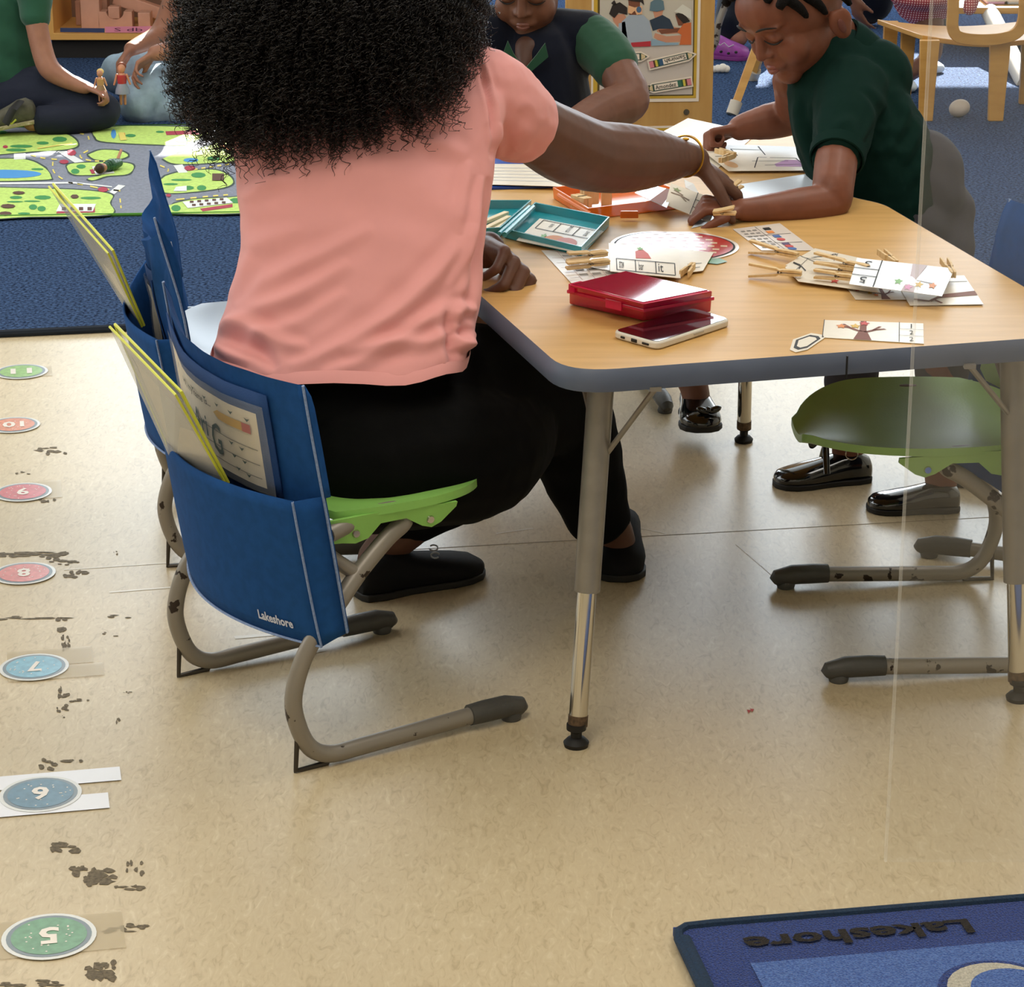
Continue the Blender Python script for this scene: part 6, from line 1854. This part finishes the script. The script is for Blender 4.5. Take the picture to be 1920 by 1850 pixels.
def name_pencil(a, b, w_, text, band, label, flip=False, tiponly=False):
    """a = eraser end, b = tip (pixels on the board)"""
    A_, B_ = Vector((*a, 0)), Vector((*b, 0))
    d_ = (B_ - A_); L_ = d_.length; d_.normalize(); n_ = Vector((-d_.y, d_.x, 0))
    t = thing('name_pencil', label, 'name tag', D(*a), 'pencil shaped name tags on the poster')
    f = lambda u, v: A_ + d_ * L_ * u + n_ * v * w_
    def pl2(name, m, uvs, h):
        return obj(name, MB().add([D(f(u, v).x, f(u, v).y, h) for u, v in uvs], [tuple(range(len(uvs)))]), m, t, smooth=False)
    back = [(-.03, .75), (.86, .75), (1.04, .08), (1.04, -.08), (.86, -.75), (-.03, -.75)]
    pv = [D(f(u, v).x, f(u, v).y, .0075) for u, v in back]; pw = [p + Vector((0, -.0012, 0)) for p in pv]
    n_v = len(pv)
    obj('tag', MB().add(pv + pw, [tuple(range(n_v)), tuple(reversed(range(n_v, 2 * n_v)))] + [(i, (i + 1) % n_v, n_v + (i + 1) % n_v, n_v + i) for i in range(n_v)]), M_PMAT, t, smooth=False)
    pl2('outline_print', mat('pencil_outline', '#3c5248', .5), [(0, .52), (.86, .52), (1, 0), (.86, -.52), (0, -.52)], .0095)
    pl2('wood_print', mat('pencil_wood', '#d9c092', .5), [(.86, .44), (.95, .16), (.95, -.16), (.86, -.44)], .0099)
    for u0, u1, c_ in ((.0, .09, '#d9848c'), (.09, .13, '#5a3a28'), (.13, .18, '#d2c04a'), (.18, .22, '#2f5a3e'), (.22, .30, band)):
        pl2('band_print', mat('pencil_' + c_, c_, .5), [(u0, .46), (u1, .46), (u1, -.46), (u0, -.46)], .0099)
    pl2('name_field', M_PMAT, [(.30, .40), (.82, .40), (.82, -.40), (.30, -.40)], .0101)
    if text:
        ps = text_polys(text, .01)
        xs_ = [q_[0] for p in ps for q_ in p]; ys_ = [q_[1] for p in ps for q_ in p]
        mb = MB()
        for p in ps:
            pts = []
            for x, y in p:
                u = .34 + .46 * (x - min(xs_)) / (max(xs_) - min(xs_)); v = -.3 + .6 * (y - min(ys_)) / (max(ys_) - min(ys_))
                u = 1.14 - u
                pts.append(D(f(u, v).x, f(u, v).y, .0104))
            mb.add(pts, [tuple(range(len(pts)))])
        obj('lettering', mb, M_INKB, t, smooth=False)
    return t
name_pencil((1218, 122), (1302, 102), 13, 'Samirah', '#3a5a7a', 'pencil name tag at the upper right of the poster, tip to the right')
name_pencil((1296, 153), (1212, 167), 13, 'Amondez', '#3a6a55', 'pencil name tag at the lower right of the poster, tip to the left', flip=True)
name_pencil((1130, 108), (1214, 106), 13, '', '#7a5a3a', 'pencil name tag at the upper left of the poster, mostly hidden by the sleeve')
name_pencil((1140, 160), (1222, 166), 13, '', '#7a5a3a', 'pencil name tag at the lower left of the poster, mostly hidden by the arm')
lt = poster('lower_sign', 'yellow framed dark sign low on the divider panel', [(1210, 290)], 'sign')
obj('sheet', pq([(1130, 330), (1290, 330), (1294, 235), (1130, 238)], .001).slab(.001), M_PMAT, lt, smooth=False)
layer('frame_print', M_PYEL, [(1134, 328), (1285, 328), (1289, 239), (1134, 242)], .0026, lt)
layer('field_print', mat('sign_dark', '#2c3226', .5), [(1140, 322), (1279, 322), (1283, 244), (1140, 247)], .003, lt)

# wooden child chair (seen from behind) and its neighbours on the carpet
M_BENT = mat('bentwood', '#d3a055', .38, col2='#c08c44', nscale=7, stretch=(1, 1, 6), detail=4, contrast=(.3, .7))
M_PLY = mat('ply_edge', '#b9843f', .5)
ch = thing('wooden_chair', 'bentwood child chair with tan seat seen from behind on the blue carpet', 'chair', (1.45, 8.15, .016))
zSe = P(1790, 66, 8.02).z
def leg_band(pts, wd, name='leg'):
    pts = [Vector(p) for p in pts]
    R = []
    for i, p in enumerate(pts):
        d_ = (pts[min(i + 1, len(pts) - 1)] - pts[max(i - 1, 0)]).normalized()
        n_ = d_.cross(Vector((0, 1, 0))).normalized() * .011
        w2 = Vector((0, wd / 2, 0))
        R.append([p - w2 - n_, p + w2 - n_, p + w2 + n_, p - w2 + n_])
    return obj(name, MB().rings(R), M_BENT, ch, bevel=.002)
xn, xf = at(1735, 226, .016).x, at(1868, 228, .016).x
Yn = at(1735, 226, .016).y
zl = P(1735, 75, Yn).z
R = []
XL, XR = P(1660, 30, Yn + .33).x, P(1960, 40, Yn + .2).x
# seat: curved ply sheet running across
rows = []
for j in range(9):
    y = Yn + .02 + .34 * j / 8
    row = []
    for i in range(17):
        u = i / 16
        x = lerp(xn - .02 - .012 * j, XR, u)
        z = zl + .012 - .022 * math.sin(math.pi * u) + .018 * (1 - j / 8) * 0
        row.append(Vector((x, y, z)))
    rows.append(row + [p - Vector((0, 0, .016)) for p in reversed(row)])
obj('seat', MB().rings(rows), M_BENT, ch, bevel=.002)
def side_leg(x, y, wd, lean):
    p = spline([(x + lean, y, .016), (x + lean * .5, y, zl * .5), (x, y, zl - .05), (x + .012, y, zl - .012), (x + .045, y, zl + .004)], 6)
    R = []
    for i, c in enumerate(p):
        d_ = (p[min(i + 1, len(p) - 1)] - p[max(i - 1, 0)]).normalized()
        n_ = Vector((d_.z, 0, -d_.x)) * .010
        w2 = Vector((0, wd / 2, 0))
        R.append([c - w2 - n_, c + w2 - n_, c + w2 + n_, c - w2 + n_])
    return obj('leg', MB().rings(R), M_BENT, ch, bevel=.002)
# broad flat legs facing the camera
def flat_leg(x, y, wx, ty, top):
    return obj('leg', MB().rings([[Vector((x - wx * k, y - ty, z)), Vector((x + wx * k, y - ty, z)), Vector((x + wx * k, y + ty, z)), Vector((x - wx * k, y + ty, z))] for z, k in ((.016, .78), (top * .5, .9), (top, 1.1))]), M_BENT, ch, bevel=.002)
flat_leg(xn, Yn, .028, .012, zl)
flat_leg(xf, Yn, .030, .012, zl)
flat_leg(P(1700, 120, Yn + .30).x, Yn + .30, .022, .012, zl)
flat_leg(P(1672, 80, Yn + .36).x, Yn + .40, .022, .012, zl)
flat_leg(XR - .03, Yn + .3, .022, .012, zl)
# back frame: two posts joined by a curved rail, open in the middle
Yb = Yn - .03
bpts = [P(1790, -60, Yb), P(1787, 20, Yb), P(1786, 50, Yb), P(1796, 68, Yb), P(1830, 74, Yb), P(1875, 72, Yb), P(1905, 62, Yb), P(1918, 40, Yb), P(1922, 0, Yb), P(1926, -60, Yb)]
R = []
sp_ = spline(bpts, 5)
for i, c in enumerate(sp_):
    d_ = (sp_[min(i + 1, len(sp_) - 1)] - sp_[max(i - 1, 0)]).normalized()
    n_ = Vector((d_.z, 0, -d_.x)).normalized() * .018
    w2 = Vector((0, .009, 0))
    R.append([c - w2 - n_, c + w2 - n_, c + w2 + n_, c - w2 + n_])
obj('back_frame', MB().rings(R), M_BENT, ch, bevel=.002)

# stool with a felt capped splayed leg
st = thing('wooden_stool', 'wooden stool with felt capped legs behind the leaning child', 'stool', (at(1500, 200, .016).x, 8.2, .016))
cS = Vector((P(1500, 100, 8.25).x, 8.3, .34))
obj('seat', MB().lathe([(.001, 0), (.13, 0), (.14, .012), (.13, .026), (.001, .026)], cS, 28), M_BENT, st)
for fx, fy in ((1372, 215), (1600, 215), (1410, 150), (1560, 150)):
    f_ = at(fx, fy, .016); t_ = cS + (f_ - cS) * .45; t_.z = .34
    l_ = obj('leg', MB().tube([f_.lerp(t_, .06), t_], [.017, .019], 4), M_BENT, st, smooth=False)
    obj('felt_cap', MB().tube([f_, f_.lerp(t_, .12)], [.020, .021], 14), mat('felt_white', '#c9c0b2', .8), l_)
# eggs and beads
tag(obj('white_egg', MB().ell(at(1798, 219, .016) + Vector((0, 0, .028)), (.034, .030, .028), Matrix.Rotation(-.3, 3, 'Y'), 24, 16), mat('egg_white', '#cfc3b6', .5)), 'white toy egg on the carpet between the legs of the bentwood chair', 'egg')
for k_, (x, r_) in enumerate(((1339, .012), (1346, .014), (1355, .016), (1362, .013))):
    tag(obj('white_bead', MB().ell(at(x, 136, .016) + Vector((0, 0, r_)), (r_,) * 3), mat('bead_white', '#e6e0d6', .4)), ('white bead nearest the divider panel', 'second white bead from the divider panel', 'largest white bead on the carpet by the purple clog', 'white bead farthest from the divider panel')[k_], 'bead', 'white beads on the carpet')
# far child in black with purple clogs
p1_ = thing('person', 'person in black trousers and purple clogs beyond the divider panel', 'person', at(1375, 110, .016))
m_ = MB()
b0 = at(1375, 105, .016)
m_.chain([(b0 + Vector((.02, .04, .06)), .035), (b0 + Vector((.06, .25, .10)), .04), (b0 + Vector((.10, .35, .35)), .06), (b0 + Vector((.12, .4, .6)), .09), (b0 + Vector((.12, .4, .8)), .08)])
m_.cap(b0 + Vector((.12, .4, .85)), .04, b0 + Vector((.12, .4, .95)), .04)
head_blobs(m_, b0 + Vector((.12, .38, 1.0)), Rfrom((-.5, -.8, -.2), (0, 0, 1)), 1.0)
remesh('body', m_, SK_T, p1_, .008, 2)
m_ = MB()
m_.chain([(b0 + Vector((-.01, .06, .10)), .055), (b0 + Vector((.02, .15, .16)), .075), (b0 + Vector((.12, .35, .35)), .10), (b0 + Vector((.12, .4, .75)), .12)])
m_.chain([(b0 + Vector((.10, .06, .09)), .05), (b0 + Vector((.15, .2, .25)), .07), (b0 + Vector((.15, .4, .4)), .09)])
remesh('trousers', m_, M_NAVYV, p1_, .008, 4)
M_CLOG = mat('purple_clog', '#96429a', .5, noise=.2, nscale=30)
sc_ = shoe(p1_, at(1338, 112, .016) + Vector((-.03, .06, .0)), at(1404, 112, .016), M_CLOG, 1.15, .085, sole=mat('purple_sole', '#7c2f80', .5))
for x, y in ((1366, 100), (1380, 98), (1352, 97)): obj('vent_hole', MB().ell(P(x, y, at(1370, 112, .016).y - .055), (.006, .004, .005)), M_BLACK, sc_)
obj('lace_pattern_print', MB().tube([P(x, y, at(1370, 112, .016).y - .045) for x, y in ((1342, 78), (1350, 85), (1358, 80), (1366, 88), (1376, 84))], .0025, 5), mat('pale_print', '#c9b8d0', .5), sc_)
# metal chair tube beside it
tm = thing('metal_chair', 'grey tubular chair behind the divider panel', 'chair', at(1345, 90, .016))
Bq = P(1349, 60, 8.9)
obj('leg', MB().tube(spline([P(1343, 75, 8.9), P(1346, 50, 8.9), P(1356, 20, 8.9), P(1372, -20, 8.9), P(1374, -60, 8.95)], 6), .013, 10), M_FRAME2, tm)
obj('leg', MB().tube([P(1343, 75, 8.9), Vector((P(1343, 75, 8.9).x - .05, 8.92, .016))], .013, 10), M_FRAME2, tm)
obj('seat', MB().box(P(1395, -90, 9.1), (.34, .34, .02)), M_YELLOW, tm, bevel=.004)
# standing person in black at the top, red gingham dress child behind the bentwood chair
p2_ = thing('person', 'person in dark navy clothes behind the leaning child, hand hanging down', 'person', at(1640, 90, .016))
m_ = MB()
b1 = at(1632, 48, .016)
m_.chain([(b1 + Vector((0, 0, .05)), .045), (b1 + Vector((0, 0, .5)), .07), (b1 + Vector((0, 0, .9)), .1), (b1 + Vector((0, 0, 1.15)), .05)])
head_blobs(m_, b1 + Vector((0, 0, 1.28)), Rfrom((.2, -1, -.1), (0, 0, 1)), 1.1)
hw0 = P(1600, -10, 8.6)
m_.chain([(b1 + Vector((0, 0, .98)), .05), (hw0 + Vector((.02, .2, .4)), .04), (hw0 + Vector((-.02, .05, .15)), .032), (hw0, .024)])
hand(m_, hw0, (.25, -.1, -1), (.7, .3, 0), 1, .15, curls=(20, 25, 28, 30))
remesh('body', m_, SK_M, p2_, .007, 3)
m_ = MB()
m_.chain([(b1 + Vector((0, 0, .20)), .11), (b1 + Vector((0, 0, .45)), .13), (b1 + Vector((0, 0, .7)), .14), (b1 + Vector((0, 0, 1.0)), .13)])
m_.chain([(b1 + Vector((0, 0, .10)), .09), (b1 + Vector((0, 0, .25)), .11)])
remesh('clothes', m_, M_NAVYV, p2_, .01, 5)
p3_ = thing('person', 'child in a red gingham dress seated beyond the bentwood chair', 'person', at(1740, 60, .016))
g1 = P(1735, -30, 8.75)
m_ = MB()
m_.chain([(g1 + Vector((0, 0, -.04)), .09), (g1 + Vector((0, 0, .2)), .08), (g1 + Vector((0, 0, .33)), .045)])
head_blobs(m_, g1 + Vector((0, 0, .42)), Rfrom((.5, -.8, -.2), (0, 0, 1)), 1.0)
m_.chain([(g1 + Vector((.0, 0, -.06)), .06), (g1 + Vector((.02, -.1, -.22)), .035), (Vector((P(1690, 120, 8.55).x, 8.55, .05)), .03)])
remesh('body', m_, SK_M, p3_, .008, 2)
GM = mat('red_gingham', '#c4454c', .8)
def gingham(m):
    N, L = m.node_tree.nodes, m.node_tree.links
    tc = N.new('ShaderNodeTexCoord'); ck = N.new('ShaderNodeTexBrick')
    ck.offset = 0; ck.inputs['Scale'].default_value = 60; ck.inputs['Mortar Size'].default_value = .12; ck.inputs['Brick Width'].default_value = .5; ck.inputs['Row Height'].default_value = .5
    ck.inputs['Color1'].default_value = s2l('#e8c3c0'); ck.inputs['Color2'].default_value = s2l('#e8c3c0'); ck.inputs['Mortar'].default_value = s2l('#9c2f3c')
    mp = N.new('ShaderNodeMapping'); mp.inputs['Rotation'].default_value = (1.57, 0, 0)
    L.new(tc.outputs['Object'], mp.inputs[0]); L.new(mp.outputs[0], ck.inputs[0]); L.new(ck.outputs[0], N['Principled BSDF'].inputs['Base Color'])
gingham(GM)
m_ = MB()
m_.ell(P(1732, -8, 8.72), (.12, .13, .05))
m_.chain([(g1 + Vector((0, 0, -.03)), .115), (g1 + Vector((0, 0, .2)), .095)])
m_.cap(P(1828, -20, 8.7), .03, P(1818, 16, 8.66), .024)
remesh('dress', m_, GM, p3_, .007, 3)
shoe(p3_, Vector((P(1690, 130, 8.55).x, 8.62, .016)), Vector((P(1700, 130, 8.5).x, 8.44, .016)), mat('white_shoe', '#d6dee4', .4), .85, .07)
shoe(p3_, at(1745, 145, .016) + Vector((0, .12, 0)), at(1765, 138, .016), mat('white_shoe', '#d6dee4', .4), .85, .07)
# table at the far right with trays, seen above the seat of the bentwood chair
ft_ = thing('far_table', 'low maple table at the top right corner with pale trays on it', 'table', (1.9, 9.0, .016))
zt2 = P(1860, 14, 9.3).z
obj('tabletop', MB().box((2.05, 9.6, zt2 - .012), (.95, .6, .024)), M_BENT, ft_, smooth=False, bevel=.003)
fp = at(1913, 160, .016)
for x, y in ((fp.x + .02, fp.y), (2.45, 9.2), (1.66, 9.85), (2.45, 9.85)):
    obj('leg', MB().tube([(x, y, .016), (x, max(y, 9.34), zt2 - .024)], .032, 18), mat('white_leg', '#cfc7ba', .5), ft_)
for k_, (x0, x1, c_) in enumerate(((1838, 1872, '#c7a6d8'), (1876, 1908, '#b9cbe0'))):
    tt = thing('pale_tray', ('lilac tray on the far table', 'pale blue tray on the far table')[k_], 'tray', P(x0, 12, 8.85), 'trays on the far table')
    xa, xb = P(x0, 10, 9.5).x, P(x1, 10, 9.5).x
    obj('tray', MB().box(((xa + xb) / 2, 9.48, zt2 + .008), (xb - xa, .22, .016)), mat('tray_' + c_, c_, .3, coat=.4), tt, bevel=.006)
    obj('rim', MB().tube([(xa, 9.37, zt2 + .016), (xb, 9.37, zt2 + .016), (xb, 9.59, zt2 + .016), (xa, 9.59, zt2 + .016), (xa, 9.37, zt2 + .016)], .005, 6), mat('tray_rim', '#dfe4ec', .3), tt)

# tall clear glass pane near the camera, whose left edge crosses the right part of the view
gx = P(1700, 925, 1.55)
M_PANE = bpy.data.materials.new('glare_haze_glass'); M_PANE.use_nodes = True
N, L = M_PANE.node_tree.nodes, M_PANE.node_tree.links
N.remove(N['Principled BSDF'])
tr, df, gl, m1, m2 = N.new('ShaderNodeBsdfTransparent'), N.new('ShaderNodeBsdfDiffuse'), N.new('ShaderNodeBsdfGlossy'), N.new('ShaderNodeMixShader'), N.new('ShaderNodeMixShader')
df.inputs[0].default_value = (.62, .6, .57, 1); gl.inputs['Roughness'].default_value = .02; gl.inputs[0].default_value = (.9, .9, .9, 1)
m1.inputs[0].default_value = .04; m2.inputs[0].default_value = .02  # small diffuse share puts the glare haze into the glass colour
L.new(tr.outputs[0], m1.inputs[1]); L.new(df.outputs[0], m1.inputs[2]); L.new(m1.outputs[0], m2.inputs[1]); L.new(gl.outputs[0], m2.inputs[2]); L.new(m2.outputs[0], N['Material Output'].inputs[0])
struct('glass_panel', MB().box((gx.x + .45, 1.55, 1.45), (.9, .004, 1.5)), M_PANE, 'glass pane with painted glare haze whose upright edge crosses the right side', smooth=False)
M_PE = bpy.data.materials.new('glass_edge'); M_PE.use_nodes = True
N, L = M_PE.node_tree.nodes, M_PE.node_tree.links
N.remove(N['Principled BSDF'])
tr, df, m1 = N.new('ShaderNodeBsdfTransparent'), N.new('ShaderNodeBsdfDiffuse'), N.new('ShaderNodeMixShader')
df.inputs[0].default_value = (.9, .88, .84, 1); m1.inputs[0].default_value = .16
L.new(tr.outputs[0], m1.inputs[1]); L.new(df.outputs[0], m1.inputs[2]); L.new(m1.outputs[0], N['Material Output'].inputs[0])
struct('trim_4', MB().box((gx.x - .001, 1.55, 1.45), (.0016, .004, 1.5)), M_PE, 'polished upright edge of the glass pane', smooth=False)

# short hair for the people whose heads lie above the frame
for ppl, hc_, fw_ in ((k1, P(15, -170, 7.9), (.8, -.2, -.5)), (k2, P(420, -170, 8.3), (-.7, -.3, -.5)), (p1_, b0 + Vector((.12, .38, 1.0)), (-.5, -.8, -.2)), (p2_, b1 + Vector((0, 0, 1.28)), (.2, -1, -.1)), (p3_, g1 + Vector((0, 0, .42)), (.5, -.8, -.2))):
    Rq = Rfrom(fw_, (0, 0, 1))
    obj('hair', MB().ell(hc_ + Rq @ Vector((0, -.032, .044)), (.085, .094, .082), Rq, 24, 16), MATS['short_hair'], ppl)
fix_stuff()
